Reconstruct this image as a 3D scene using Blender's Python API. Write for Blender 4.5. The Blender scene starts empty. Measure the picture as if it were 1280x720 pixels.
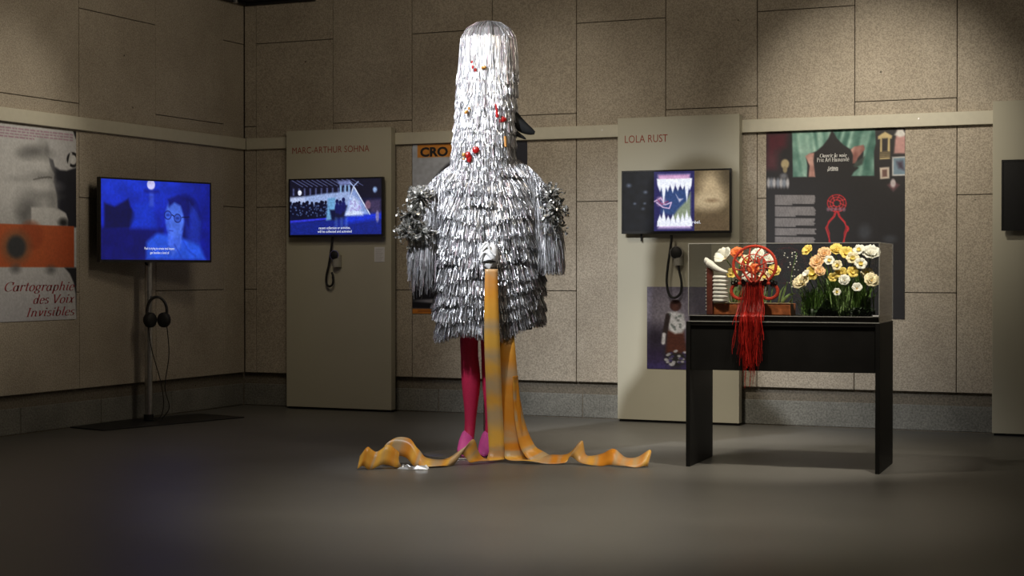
import bpy, bmesh, math, random
import numpy as np
from mathutils import Vector, Matrix

scene = bpy.context.scene
col = scene.collection
R = math.radians

# ------------------------------------------------------------------ camera
cd = bpy.data.cameras.new('camera')
cam = bpy.data.objects.new('camera', cd)
col.objects.link(cam)
cd.sensor_width = 36.0
cd.lens = 2100 / 1280 * 36.0
cd.clip_end = 200
cam.location = (0, 0, 1.026)
cam.rotation_euler = (R(90 - 0.59), 0, R(23.976))
scene.camera = cam

# ------------------------------------------------------------------ world, lamps, exposure
w = bpy.data.worlds.new('world')
scene.world = w
w.use_nodes = True
w.node_tree.nodes['Background'].inputs[0].default_value = (1.0, 0.85, 0.70, 1)
w.node_tree.nodes['Background'].inputs[1].default_value = 0.015
scene.view_settings.view_transform = 'Standard'
scene.view_settings.look = 'None'
scene.view_settings.gamma = 1.0
scene.view_settings.exposure = 0.0
scene.view_settings.use_curve_mapping = False


def spot(name, loc, target, power, angle, blend, color, radius=0.04):
    ld = bpy.data.lights.new(name, 'SPOT')
    ld.energy = power
    ld.spot_size = R(angle)
    ld.spot_blend = blend
    ld.color = color
    ld.shadow_soft_size = radius
    o = bpy.data.objects.new(name, ld)
    o.location = loc
    o.rotation_euler = (Vector(target) - Vector(loc)).to_track_quat('-Z', 'Y').to_euler()
    col.objects.link(o)
    return o


WARM = (1.0, 0.86, 0.66)
NEUT = (1.0, 0.91, 0.76)
COOL = (0.95, 0.97, 1.0)
spot('spot_mannequin_key', (-4.35, 6.25, 2.98), (-3.96, 8.42, 1.60), 580, 44, 1.0, COOL, 0.05)
spot('spot_mannequin_side', (-5.6, 7.6, 2.98), (-3.95, 8.4, 2.0), 30, 40, 0.8, COOL, 0.05)
spot('spot_feet', (-4.05, 6.0, 2.98), (-3.98, 8.0, 0.0), 130, 24, 1.0, COOL, 0.05)
spot('spot_panel', (-5.5, 8.8, 2.98), (-5.75, 10.75, 0.7), 26, 66, 1.0, WARM, 0.06)
spot('spot_floor', (-2.35, 6.15, 2.98), (-2.70, 6.75, 0.0), 290, 70, 1.0, NEUT, 0.06)
spot('spot_wall_middle', (-4.55, 8.75, 2.98), (-4.40, 10.85, 1.65), 56, 62, 1.0, NEUT, 0.06)
spot('spot_wall_centre', (-3.25, 8.55, 2.98), (-3.42, 10.10, 0.0), 250, 46, 1.0, NEUT, 0.06)
spot('spot_wall_right', (-2.25, 8.70, 2.98), (-2.25, 10.85, 1.80), 200, 55, 1.0, NEUT, 0.06)
spot('spot_case', (-1.35, 7.75, 2.98), (-2.25, 8.65, 0.85), 230, 46, 0.7, NEUT, 0.04)
spot('spot_case_left', (-3.0, 7.5, 2.98), (-2.5, 8.7, 0.9), 130, 44, 0.9, NEUT, 0.04)
spot('spot_left_poster', (-5.0, 8.8, 2.98), (-7.05, 8.0, 1.65), 72, 50, 1.0, NEUT, 0.05)


def fill_lamp(name, loc, power):  # added fill with no real fixture; lifts the ambient level on walls and floor
    ld = bpy.data.lights.new(name, 'POINT')
    ld.energy = power
    ld.color = WARM
    ld.shadow_soft_size = 0.22
    o = bpy.data.objects.new(name, ld)
    o.location = loc
    col.objects.link(o)


fill_lamp('fill_lamp_left', (-4.9, 8.4, 2.72), 23)
fill_lamp('fill_lamp_right', (-3.1, 7.5, 2.75), 32)

# ------------------------------------------------------------------ materials
MATS = {}


def new_mat(name):
    m = bpy.data.materials.new(name)
    m.use_nodes = True
    nt = m.node_tree
    b = nt.nodes['Principled BSDF']
    MATS[name] = m
    return m, nt, b


def setc(b, color, rough=0.5, metal=0.0, spec=0.5):
    b.inputs['Base Color'].default_value = (*color, 1)
    b.inputs['Roughness'].default_value = rough
    b.inputs['Metallic'].default_value = metal
    b.inputs['Specular IOR Level'].default_value = spec


def simple(name, color, rough=0.5, metal=0.0, spec=0.5, var=0.12, scale=30.0, bump=0.0):
    """plain surface with slight procedural colour variation and relief"""
    m, nt, b = new_mat(name)
    setc(b, color, rough, metal, spec)
    tc = nt.nodes.new('ShaderNodeTexCoord')
    nz = nt.nodes.new('ShaderNodeTexNoise')
    nz.inputs['Scale'].default_value = scale
    nz.inputs['Detail'].default_value = 4
    nt.links.new(tc.outputs['Object'], nz.inputs['Vector'])
    cr = nt.nodes.new('ShaderNodeValToRGB')
    cr.color_ramp.elements[0].position = 0.3
    cr.color_ramp.elements[1].position = 0.7
    cr.color_ramp.elements[0].color = tuple(c * (1 - var) for c in color) + (1,)
    cr.color_ramp.elements[1].color = tuple(min(1, c * (1 + var)) for c in color) + (1,)
    nt.links.new(nz.outputs['Fac'], cr.inputs['Fac'])
    nt.links.new(cr.outputs['Color'], b.inputs['Base Color'])
    if bump:
        bp = nt.nodes.new('ShaderNodeBump')
        bp.inputs['Strength'].default_value = bump
        bp.inputs['Distance'].default_value = 0.01
        nt.links.new(nz.outputs['Fac'], bp.inputs['Height'])
        nt.links.new(bp.outputs['Normal'], b.inputs['Normal'])
    return m


def concrete(name, dark, light, rough=0.85, speck=0.30, scale=85.0):
    m, nt, b = new_mat(name)
    setc(b, light, rough, 0, 0.25)
    geo = nt.nodes.new('ShaderNodeNewGeometry')
    big = nt.nodes.new('ShaderNodeTexNoise')
    big.inputs['Scale'].default_value = 2.2
    big.inputs['Detail'].default_value = 6
    big.inputs['Roughness'].default_value = 0.62
    fine = nt.nodes.new('ShaderNodeTexNoise')
    fine.inputs['Scale'].default_value = scale
    fine.inputs['Detail'].default_value = 3
    vor = nt.nodes.new('ShaderNodeTexVoronoi')
    vor.inputs['Scale'].default_value = scale * 0.75
    pores = nt.nodes.new('ShaderNodeTexVoronoi')
    pores.inputs['Scale'].default_value = 3.2
    for n in (big, fine, vor, pores):
        nt.links.new(geo.outputs['Position'], n.inputs['Vector'])
    cr = nt.nodes.new('ShaderNodeValToRGB')
    cr.color_ramp.elements[0].position = 0.32
    cr.color_ramp.elements[1].position = 0.68
    cr.color_ramp.elements[0].color = (*dark, 1)
    cr.color_ramp.elements[1].color = (*light, 1)
    nt.links.new(big.outputs['Fac'], cr.inputs['Fac'])
    sp = nt.nodes.new('ShaderNodeValToRGB')
    sp.color_ramp.elements[0].position = 0.36
    sp.color_ramp.elements[1].position = 0.62
    k = 1 - speck
    sp.color_ramp.elements[0].color = (k, k, k, 1)
    sp.color_ramp.elements[1].color = (1.12, 1.12, 1.12, 1)
    nt.links.new(fine.outputs['Fac'], sp.inputs['Fac'])
    mx = nt.nodes.new('ShaderNodeMix')
    mx.data_type = 'RGBA'
    mx.blend_type = 'MULTIPLY'
    mx.inputs['Factor'].default_value = 1
    nt.links.new(cr.outputs['Color'], mx.inputs['A'])
    nt.links.new(sp.outputs['Color'], mx.inputs['B'])
    # small tie holes and pores
    pr = nt.nodes.new('ShaderNodeValToRGB')
    pr.color_ramp.elements[0].position = 0.016
    pr.color_ramp.elements[1].position = 0.026
    pr.color_ramp.elements[0].color = (0.25, 0.25, 0.25, 1)
    pr.color_ramp.elements[1].color = (1, 1, 1, 1)
    nt.links.new(pores.outputs['Distance'], pr.inputs['Fac'])
    mx2 = nt.nodes.new('ShaderNodeMix')
    mx2.data_type = 'RGBA'
    mx2.blend_type = 'MULTIPLY'
    mx2.inputs['Factor'].default_value = 1
    nt.links.new(mx.outputs['Result'], mx2.inputs['A'])
    nt.links.new(pr.outputs['Color'], mx2.inputs['B'])
    nt.links.new(mx2.outputs['Result'], b.inputs['Base Color'])
    bp = nt.nodes.new('ShaderNodeBump')
    bp.inputs['Strength'].default_value = 0.35
    bp.inputs['Distance'].default_value = 0.004
    nt.links.new(vor.outputs['Distance'], bp.inputs['Height'])
    nt.links.new(bp.outputs['Normal'], b.inputs['Normal'])
    return m


def attr_mat(name, rough=0.5, emit=0.0, metal=0.0, spec=0.4):
    m, nt, b = new_mat(name)
    setc(b, (0.02, 0.02, 0.02) if emit else (1, 1, 1), rough, metal, spec)
    at = nt.nodes.new('ShaderNodeAttribute')
    at.attribute_name = 'tone'
    if emit:
        nt.links.new(at.outputs['Color'], b.inputs['Emission Color'])
        b.inputs['Emission Strength'].default_value = emit
    else:
        nt.links.new(at.outputs['Color'], b.inputs['Base Color'])
    return m


concrete('wall_concrete', (0.39, 0.338, 0.268), (0.49, 0.432, 0.350), speck=0.30, scale=120.0)
concrete('joint_concrete', (0.15, 0.13, 0.10), (0.20, 0.175, 0.14))
concrete('curb_concrete', (0.15, 0.148, 0.132), (0.25, 0.245, 0.218), scale=90)
concrete('recess_timber', (0.13, 0.095, 0.065), (0.20, 0.15, 0.105), scale=30)
simple('rail_paint', (0.56, 0.53, 0.425), 0.6, var=0.03)
simple('panel_paint', (0.49, 0.465, 0.365), 0.65, var=0.025, scale=3)
simple('black_steel', (0.010, 0.010, 0.011), 0.45, 0.0, 0.4)
simple('black_laminate', (0.007, 0.0065, 0.006), 0.5, 0, 0.25, var=0.3, scale=8)
simple('black_plastic', (0.012, 0.012, 0.013), 0.35)
simple('black_rubber', (0.008, 0.008, 0.008), 0.6)
simple('brushed_steel', (0.55, 0.54, 0.53), 0.34, 1.0)
simple('ceiling_paint', (0.014, 0.014, 0.015), 0.9)
simple('title_red', (0.30, 0.055, 0.030), 0.7, var=0.02)
simple('script_red', (0.36, 0.035, 0.045), 0.7, var=0.02)
simple('ink_black', (0.012, 0.011, 0.012), 0.6, var=0.02)
simple('ink_white', (0.85, 0.84, 0.82), 0.6, var=0.02)
simple('paper_white', (0.75, 0.75, 0.76), 0.6, var=0.02)
simple('grey_plastic', (0.33, 0.32, 0.28), 0.5)
simple('tights', (0.74, 0.028, 0.11), 0.62, var=0.06, scale=120)
simple('pink_leather', (0.95, 0.13, 0.48), 0.5, var=0.06)
simple('mask_white', (0.82, 0.83, 0.84), 0.4, var=0.04)
simple('beak_rubber', (0.010, 0.011, 0.012), 0.5, 0, 0.3)
simple('ornament_red', (0.30, 0.010, 0.010), 0.3, var=0.2)
simple('ornament_gold', (0.42, 0.20, 0.05), 0.35, 0.4, var=0.2)
simple('costume_lining', (0.10, 0.10, 0.11), 0.8)
simple('red_weave', (0.62, 0.050, 0.022), 0.55, var=0.3, scale=160, bump=0.3)
simple('red_hair', (0.42, 0.012, 0.010), 0.5, var=0.3, scale=60)
simple('bead_black', (0.010, 0.006, 0.006), 0.2)
simple('terracotta_wood', (0.58, 0.17, 0.055), 0.5, var=0.35, scale=26)
simple('pale_wood', (0.66, 0.48, 0.27), 0.5, var=0.1)
simple('ivory', (0.82, 0.80, 0.74), 0.45, var=0.05)
simple('dark_leather', (0.12, 0.028, 0.018), 0.5, var=0.3)
simple('leaf_green', (0.15, 0.28, 0.055), 0.5, var=0.4, scale=50)
simple('leaf_pale', (0.30, 0.45, 0.16), 0.5, var=0.3, scale=50)
simple('leaf_dark', (0.025, 0.05, 0.018), 0.45, var=0.4, scale=50)
simple('petal_white', (0.86, 0.85, 0.76), 0.55, var=0.05, scale=80)
simple('petal_cream', (0.86, 0.76, 0.50), 0.55, var=0.1, scale=80)
simple('petal_yellow', (0.86, 0.66, 0.16), 0.55, var=0.12, scale=80)
simple('petal_peach', (0.88, 0.56, 0.29), 0.55, var=0.15, scale=80)
simple('petal_orange', (0.80, 0.20, 0.05), 0.55, var=0.2, scale=80)
simple('flower_heart', (0.55, 0.30, 0.05), 0.7, var=0.3, scale=120)
attr_mat('print', 0.55)
attr_mat('screen', 0.25, emit=1.0)
attr_mat('foil', 0.30, metal=0.78)
_f = MATS['foil'].node_tree
_f.links.new(_f.nodes['Attribute'].outputs['Alpha'], _f.nodes['Principled BSDF'].inputs['Roughness'])
attr_mat('satin', 0.32)
m, nt, b = new_mat('subtitle_light')
setc(b, (0.5, 0.5, 0.5))
b.inputs['Emission Color'].default_value = (0.80, 0.86, 1, 1)
b.inputs['Emission Strength'].default_value = 0.85

# polished floor
m, nt, b = new_mat('floor_resin')
setc(b, (0.15, 0.145, 0.13), 0.33, 0, 0.5)
geo = nt.nodes.new('ShaderNodeNewGeometry')
n1 = nt.nodes.new('ShaderNodeTexNoise')
n1.inputs['Scale'].default_value = 1.3
n1.inputs['Detail'].default_value = 5
n2 = nt.nodes.new('ShaderNodeTexNoise')
n2.inputs['Scale'].default_value = 40
n2.inputs['Detail'].default_value = 3
for n in (n1, n2):
    nt.links.new(geo.outputs['Position'], n.inputs['Vector'])
cr = nt.nodes.new('ShaderNodeValToRGB')
cr.color_ramp.elements[0].position = 0.3
cr.color_ramp.elements[1].position = 0.7
cr.color_ramp.elements[0].color = (0.108, 0.104, 0.094, 1)
cr.color_ramp.elements[1].color = (0.132, 0.127, 0.115, 1)
nt.links.new(n1.outputs['Fac'], cr.inputs['Fac'])
nt.links.new(cr.outputs['Color'], b.inputs['Base Color'])
rr = nt.nodes.new('ShaderNodeMapRange')
rr.inputs['To Min'].default_value = 0.38
rr.inputs['To Max'].default_value = 0.48
nt.links.new(n1.outputs['Fac'], rr.inputs['Value'])
nt.links.new(rr.outputs['Result'], b.inputs['Roughness'])
bp = nt.nodes.new('ShaderNodeBump')
bp.inputs['Strength'].default_value = 0.03
bp.inputs['Distance'].default_value = 0.002
nt.links.new(n2.outputs['Fac'], bp.inputs['Height'])
nt.links.new(bp.outputs['Normal'], b.inputs['Normal'])

# thin clear acrylic: clear sheet with the reflection of both faces
m = bpy.data.materials.new('acrylic')
m.use_nodes = True
MATS['acrylic'] = m
nt = m.node_tree
nt.nodes.clear()
out = nt.nodes.new('ShaderNodeOutputMaterial')
tr = nt.nodes.new('ShaderNodeBsdfTransparent')
tr.inputs[0].default_value = (0.985, 0.99, 0.985, 1)
gl = nt.nodes.new('ShaderNodeBsdfGlossy')
gl.inputs['Roughness'].default_value = 0.03
fr = nt.nodes.new('ShaderNodeFresnel')
fr.inputs['IOR'].default_value = 1.49
geo = nt.nodes.new('ShaderNodeNewGeometry')
io = nt.nodes.new('ShaderNodeMix')
io.inputs['A'].default_value = 1.49
io.inputs['B'].default_value = 1 / 1.49
nt.links.new(geo.outputs['Backfacing'], io.inputs['Factor'])
nt.links.new(io.outputs['Result'], fr.inputs['IOR'])
mul = nt.nodes.new('ShaderNodeMath')
mul.operation = 'MULTIPLY'
mul.inputs[1].default_value = 0.95
mixs = nt.nodes.new('ShaderNodeMixShader')
nt.links.new(fr.outputs[0], mul.inputs[0])
nt.links.new(mul.outputs[0], mixs.inputs[0])
nt.links.new(tr.outputs[0], mixs.inputs[1])
nt.links.new(gl.outputs[0], mixs.inputs[2])
nt.links.new(mixs.outputs[0], out.inputs['Surface'])
m, nt, b = new_mat('acrylic_edge')
setc(b, (0.55, 0.55, 0.52), 0.3)
b.inputs['Alpha'].default_value = 0.45

# ------------------------------------------------------------------ helpers


def link(o, parent=None):
    col.objects.link(o)
    if parent is not None:
        o.parent = parent
    return o


def tag(o, label=None, cat=None, group=None, kind=None):
    if label:
        o['label'] = label
    if cat:
        o['category'] = cat
    if group:
        o['group'] = group
    if kind:
        o['kind'] = kind
    return o


def thing(name, label, cat, loc=(0, 0, 0), rz=0.0, group=None):
    o = bpy.data.objects.new(name, None)
    o.empty_display_size = 0.1
    link(o)
    o.location = loc
    o.rotation_euler = (0, 0, rz)
    return tag(o, label, cat, group)


def from_np(name, verts, faces, mat, parent=None, smooth=False, tone=None):
    me = bpy.data.meshes.new(name)
    if isinstance(faces, np.ndarray) and faces.ndim == 2:
        nv, (nf, k) = len(verts), faces.shape
        me.vertices.add(nv)
        me.vertices.foreach_set('co', np.asarray(verts, np.float32).ravel())
        me.loops.add(nf * k)
        me.loops.foreach_set('vertex_index', faces.astype(np.int32).ravel())
        me.polygons.add(nf)
        me.polygons.foreach_set('loop_start', np.arange(0, nf * k, k, dtype=np.int32))
        me.update(calc_edges=True)
        me.validate()
    else:
        me.from_pydata(np.asarray(verts, float).tolist(), [], [tuple(int(i) for i in f) for f in faces])
    if tone is not None:
        tone = np.asarray(tone)
        a = me.color_attributes.new('tone', 'FLOAT_COLOR', 'POINT')
        t = np.ones((len(verts), 4), np.float32)
        t[:, :tone.shape[1]] = tone
        a.data.foreach_set('color', t.ravel())
    me.materials.append(MATS[mat])
    me.polygons.foreach_set('use_smooth', [bool(smooth)] * len(me.polygons))
    me.update()
    return link(bpy.data.objects.new(name, me), parent)


class MB:
    def __init__(self):
        self.v = []
        self.f = []

    def add(self, verts, faces):
        k = len(self.v)
        self.v += [tuple(map(float, p)) for p in verts]
        self.f += [tuple(i + k for i in f) for f in faces]
        return self

    def box(self, x0, x1, y0, y1, z0, z1, b=0.0):
        if b <= 0:
            vs = [(x, y, z) for z in (z0, z1) for y in (y0, y1) for x in (x0, x1)]
            fs = [(0, 2, 3, 1), (4, 5, 7, 6), (0, 1, 5, 4), (2, 6, 7, 3), (0, 4, 6, 2), (1, 3, 7, 5)]
            return self.add(vs, fs)
        bm = bmesh.new()
        bmesh.ops.create_cube(bm, size=1)
        for v in bm.verts:
            v.co = Vector(((x0 + x1) / 2 + v.co.x * (x1 - x0), (y0 + y1) / 2 + v.co.y * (y1 - y0),
                           (z0 + z1) / 2 + v.co.z * (z1 - z0)))
        bmesh.ops.bevel(bm, geom=bm.edges[:], offset=b, segments=2, affect='EDGES', profile=0.5)
        bm.verts.index_update()
        self.add([v.co[:] for v in bm.verts], [[v.index for v in f.verts] for f in bm.faces])
        bm.free()
        return self

    def tube(self, pts, r, seg=8, cap=True):
        pts = [Vector(p) for p in pts]
        n = len(pts)
        rs = [r] * n if not hasattr(r, '__len__') else list(r)
        vs, fs = [], []
        prev = None
        for i, p in enumerate(pts):
            t = (pts[min(i + 1, n - 1)] - pts[max(i - 1, 0)])
            if t.length < 1e-9:
                t = Vector((0, 0, 1))
            t.normalize()
            if prev is None:
                a = Vector((0, 0, 1)) if abs(t.z) < 0.9 else Vector((1, 0, 0))
                u = t.cross(a).normalized()
            else:
                u = (prev - t * prev.dot(t))
                u = u.normalized() if u.length > 1e-6 else t.orthogonal().normalized()
            prev = u
            w_ = t.cross(u)
            for k in range(seg):
                a = 2 * math.pi * k / seg
                vs.append(p + (u * math.cos(a) + w_ * math.sin(a)) * rs[i])
        for i in range(n - 1):
            for k in range(seg):
                k2 = (k + 1) % seg
                fs.append((i * seg + k, i * seg + k2, (i + 1) * seg + k2, (i + 1) * seg + k))
        if cap:
            fs.append(tuple(range(seg))[::-1])
            fs.append(tuple((n - 1) * seg + k for k in range(seg)))
        return self.add([v[:] for v in vs], fs)

    def loft(self, rings, cap=True):
        """rings: list of equal-length point loops"""
        s = len(rings[0])
        vs = [p for r_ in rings for p in r_]
        fs = []
        for i in range(len(rings) - 1):
            for k in range(s):
                k2 = (k + 1) % s
                fs.append((i * s + k, i * s + k2, (i + 1) * s + k2, (i + 1) * s + k))
        if cap:
            fs.append(tuple(range(s))[::-1])
            fs.append(tuple((len(rings) - 1) * s + k for k in range(s)))
        return self.add(vs, fs)

    def ellipsoid(self, c, r, nu=14, nv=9):
        rings = []
        for j in range(1, nv):
            ph = math.pi * j / nv
            rings.append([(c[0] + r[0] * math.sin(ph) * math.cos(2 * math.pi * k / nu),
                           c[1] + r[1] * math.sin(ph) * math.sin(2 * math.pi * k / nu),
                           c[2] + r[2] * math.cos(ph)) for k in range(nu)])
        return self.loft(rings)

    def disc(self, c, r, depth, axis='y', seg=28):
        """short cylinder, front at c, going +axis by depth"""
        def pt(a, d, rr):
            x, y = rr * math.cos(a), rr * math.sin(a)
            if axis == 'y':
                return (c[0] + x, c[1] + d, c[2] + y)
            return (c[0] + x, c[1] + y, c[2] + d)
        aa = [2 * math.pi * k / seg for k in range(seg)]
        bv = min(r, abs(depth)) * 0.15
        sg = 1 if depth > 0 else -1
        return self.loft([[pt(a, 0, r - bv) for a in aa], [pt(a, sg * bv, r) for a in aa],
                          [pt(a, depth, r) for a in aa]])

    def ring(self, c, r0, r1, y0, y1, seg=32):
        def pt(a, rr, y):
            return (c[0] + rr * math.cos(a), y, c[2] + rr * math.sin(a))
        loops = [(r0, y0), (r1, y0), (r1, y1), (r0, y1)]
        vs, fs = [], []
        for k in range(seg):
            a = 2 * math.pi * k / seg
            vs += [pt(a, rr, y) for rr, y in loops]
        for k in range(seg):
            k2 = (k + 1) % seg
            for j in range(4):
                j2 = (j + 1) % 4
                fs.append((k * 4 + j, k * 4 + j2, k2 * 4 + j2, k2 * 4 + j))
        return self.add(vs, fs)

    def build(self, name, mat, parent=None, smooth=False):
        me = bpy.data.meshes.new(name)
        me.from_pydata(self.v, [], self.f)
        bm = bmesh.new()
        bm.from_mesh(me)
        bmesh.ops.recalc_face_normals(bm, faces=bm.faces[:])
        bm.to_mesh(me)
        bm.free()
        me.materials.append(MATS[mat])
        if smooth:
            me.polygons.foreach_set('use_smooth', [True] * len(me.polygons))
            try:
                me.set_sharp_from_angle(angle=R(50))
            except Exception:
                pass
        me.update()
        return link(bpy.data.objects.new(name, me), parent)


def spline(pts, n):
    """Catmull-Rom through pts, n samples"""
    P = np.asarray(pts, float)
    P = np.vstack([2 * P[0] - P[1], P, 2 * P[-1] - P[-2]])
    m_ = len(P) - 3
    o = []
    for t in np.linspace(0, m_ - 1e-6, n):
        i = int(t)
        f = t - i
        a, b_, c, d = P[i], P[i + 1], P[i + 2], P[i + 3]
        o.append(0.5 * (2 * b_ + (c - a) * f + (2 * a - 5 * b_ + 4 * c - d) * f * f + (3 * b_ - a - 3 * c + d) * f ** 3))
    return np.array(o)


# ---- lettering
def text_mesh(body, spacing=1.0, shear=0.0, bold=0.0):
    cu = bpy.data.curves.new('t', 'FONT')
    cu.body = body
    cu.size = 1.0
    cu.shear = shear
    cu.offset = bold
    cu.space_character = spacing
    cu.resolution_u = 3
    o = bpy.data.objects.new('t', cu)
    col.objects.link(o)
    bpy.context.view_layer.update()
    dg = bpy.context.evaluated_depsgraph_get()
    me = bpy.data.meshes.new_from_object(o.evaluated_get(dg))
    v = np.array([x.co[:] for x in me.vertices])
    f = [tuple(p.vertices) for p in me.polygons]
    bpy.data.objects.remove(o)
    bpy.data.meshes.remove(me)
    return v, f


def place_text(vf, name, mat, parent, x0, x1, zbase, y, height=None):
    """fit glyph outline between x0..x1 with its baseline at zbase, facing -y"""
    v, f = vf
    lo, hi = v[:, 0].min(), v[:, 0].max()
    s = (x1 - x0) / (hi - lo)
    sz = s
    if height:
        sz = height / v[:, 1].max()
    V = np.stack([x0 + (v[:, 0] - lo) * s, np.full(len(v), y), zbase + v[:, 1] * sz], 1)
    return from_np(name, V, f, mat, parent)


# a thick-and-thin serif alphabet written with a broad pen
def _arc(cx, cy, rx, ry, a0, a1, n=18):
    return [(cx + rx * math.cos(R(a0 + (a1 - a0) * i / n)), cy + ry * math.sin(R(a0 + (a1 - a0) * i / n))) for i in range(n + 1)]


def _sf(x, y, d=0.07):
    return [(x - d, y), (x + d, y)]


XH, AS, CP, DE = 0.48, 0.76, 0.72, -0.22
GL = {
    'C': (0.66, [_arc(.36, .36, .30, .37, 48, 318), [(.56, .50), (.58, .72)]]),
    'O': (0.76, [_arc(.38, .36, .31, .37, 0, 360, 28)]),
    'P': (0.60, [[(.16, 0), (.16, CP)], _sf(.16, 0, .1), [(.06, CP), (.34, CP)], _arc(.33, .53, .19, .19, 90, -90), [(.16, .34), (.33, .34)]]),
    'A': (0.70, [[(.10, 0), (.36, CP)], [(.36, CP), (.60, 0)], [(.2, .25), (.50, .25)], _sf(.1, 0), _sf(.6, 0)]),
    'H': (0.78, [[(.16, 0), (.16, CP)], [(.62, 0), (.62, CP)], [(.16, .37), (.62, .37)], _sf(.16, 0, .1), _sf(.16, CP, .1), _sf(.62, 0, .1), _sf(.62, CP, .1)]),
    'V': (0.64, [[(.08, CP), (.33, 0)], [(.33, 0), (.56, CP)], _sf(.08, CP, .09), _sf(.56, CP, .08)]),
    'I': (0.36, [[(.18, 0), (.18, CP)], _sf(.18, 0, .11), _sf(.18, CP, .11)]),
    'a': (0.50, [_arc(.21, .22, .15, .24, 0, 360, 22), [(.37, XH), (.37, .08), (.41, .01), (.47, .05)]]),
    'b': (0.50, [[(.12, AS), (.12, .03)], _arc(.26, .23, .15, .25, 180, -180, 22), [(.04, AS), (.12, AS)]]),
    'd': (0.52, [_arc(.21, .22, .15, .24, 0, 360, 22), [(.38, AS), (.38, .08), (.42, .01), (.48, .05)], [(.30, AS), (.38, AS)]]),
    'e': (0.44, [_arc(.23, .23, .16, .25, 10, 325, 22), [(.08, .25), (.39, .27)]]),
    'g': (0.48, [_arc(.22, .30, .14, .18, 0, 360, 20), _arc(.22, -.08, .17, .13, 0, 360, 20), [(.12, .15), (.10, .08), (.30, .05)], [(.34, .42), (.44, .47)]]),
    'h': (0.54, [[(.12, AS), (.12, 0)], _arc(.26, .28, .14, .20, 170, 0, 12) + [(.40, .07), (.44, .01), (.50, .05)], [(.04, AS), (.12, AS)]]),
    'i': (0.28, [[(.04, XH - .03), (.13, XH), (.13, .08), (.17, .01), (.23, .05)], _arc(.14, .66, .022, .035, 0, 360, 10)]),
    'l': (0.28, [[(.05, AS), (.13, AS), (.13, .08), (.17, .01), (.23, .05)]]),
    'm': (0.80, [[(.12, XH), (.12, 0)], _arc(.25, .30, .13, .18, 170, 0, 12) + [(.38, 0)], _arc(.51, .30, .13, .18, 170, 0, 12) + [(.64, .07), (.68, .01), (.74, .05)]]),
    'n': (0.54, [[(.12, XH), (.12, 0)], _arc(.26, .29, .14, .19, 170, 0, 12) + [(.40, .07), (.44, .01), (.50, .05)]]),
    'o': (0.48, [_arc(.24, .23, .17, .25, 0, 360, 24)]),
    'p': (0.52, [[(.13, XH), (.13, DE)], _arc(.28, .23, .15, .25, 180, -180, 22), _sf(.13, DE, .08)]),
    'r': (0.40, [[(.04, XH - .02), (.12, XH), (.12, 0)], _arc(.27, .32, .14, .16, 175, 50, 10), _arc(.35, .42, .018, .03, 0, 360, 8)]),
    's': (0.40, [_arc(.20, .36, .11, .12, 30, 270, 12) + _arc(.20, .12, .13, .13, 90, -150, 12)]),
    't': (0.32, [[(.14, .66), (.14, .09), (.18, .01), (.27, .06)], [(.03, XH), (.27, XH)]]),
    'u': (0.54, [[(.04, XH), (.12, XH), (.12, .14), (.16, .03), (.24, .01), (.38, .14)], [(.38, XH), (.38, .08), (.42, .01), (.48, .05)]]),
    'v': (0.46, [[(.05, XH), (.12, XH), (.22, .02)], [(.22, .02), (.37, .32), (.36, XH)]]),
    'x': (0.48, [[(.06, XH), (.14, XH), (.32, 0), (.42, .03)], [(.04, .02), (.10, 0), (.34, XH), (.42, XH)]]),
    ' ': (0.24, []),
}
GL['é'] = (0.44, GL['e'][1] + [[(.20, .58), (.30, .72)]])


def serif_mesh(s, slant=0.25, nib=0.036, thin=0.011):
    v, f = [], []
    x = 0.0
    for ch in s:
        adv, strokes = GL[ch]
        for st in strokes:
            for p, q in zip(st[:-1], st[1:]):
                for n in ((nib, 0.004), (0.004, thin)):
                    k = len(v)
                    v += [(x + p[0] - n[0], p[1] - n[1]), (x + p[0] + n[0], p[1] + n[1]),
                          (x + q[0] + n[0], q[1] + n[1]), (x + q[0] - n[0], q[1] - n[1])]
                    f.append((k, k + 1, k + 2, k + 3))
        x += adv
    v = np.array(v)
    v[:, 0] += v[:, 1] * slant
    return np.c_[v, np.zeros(len(v))], f


# ---- printed pictures: colours on a fine grid of vertices
def srgb(c):
    c = np.asarray(c, float) / 255.0
    return np.where(c <= 0.04045, c / 12.92, ((c + 0.055) / 1.055) ** 2.4)


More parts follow.
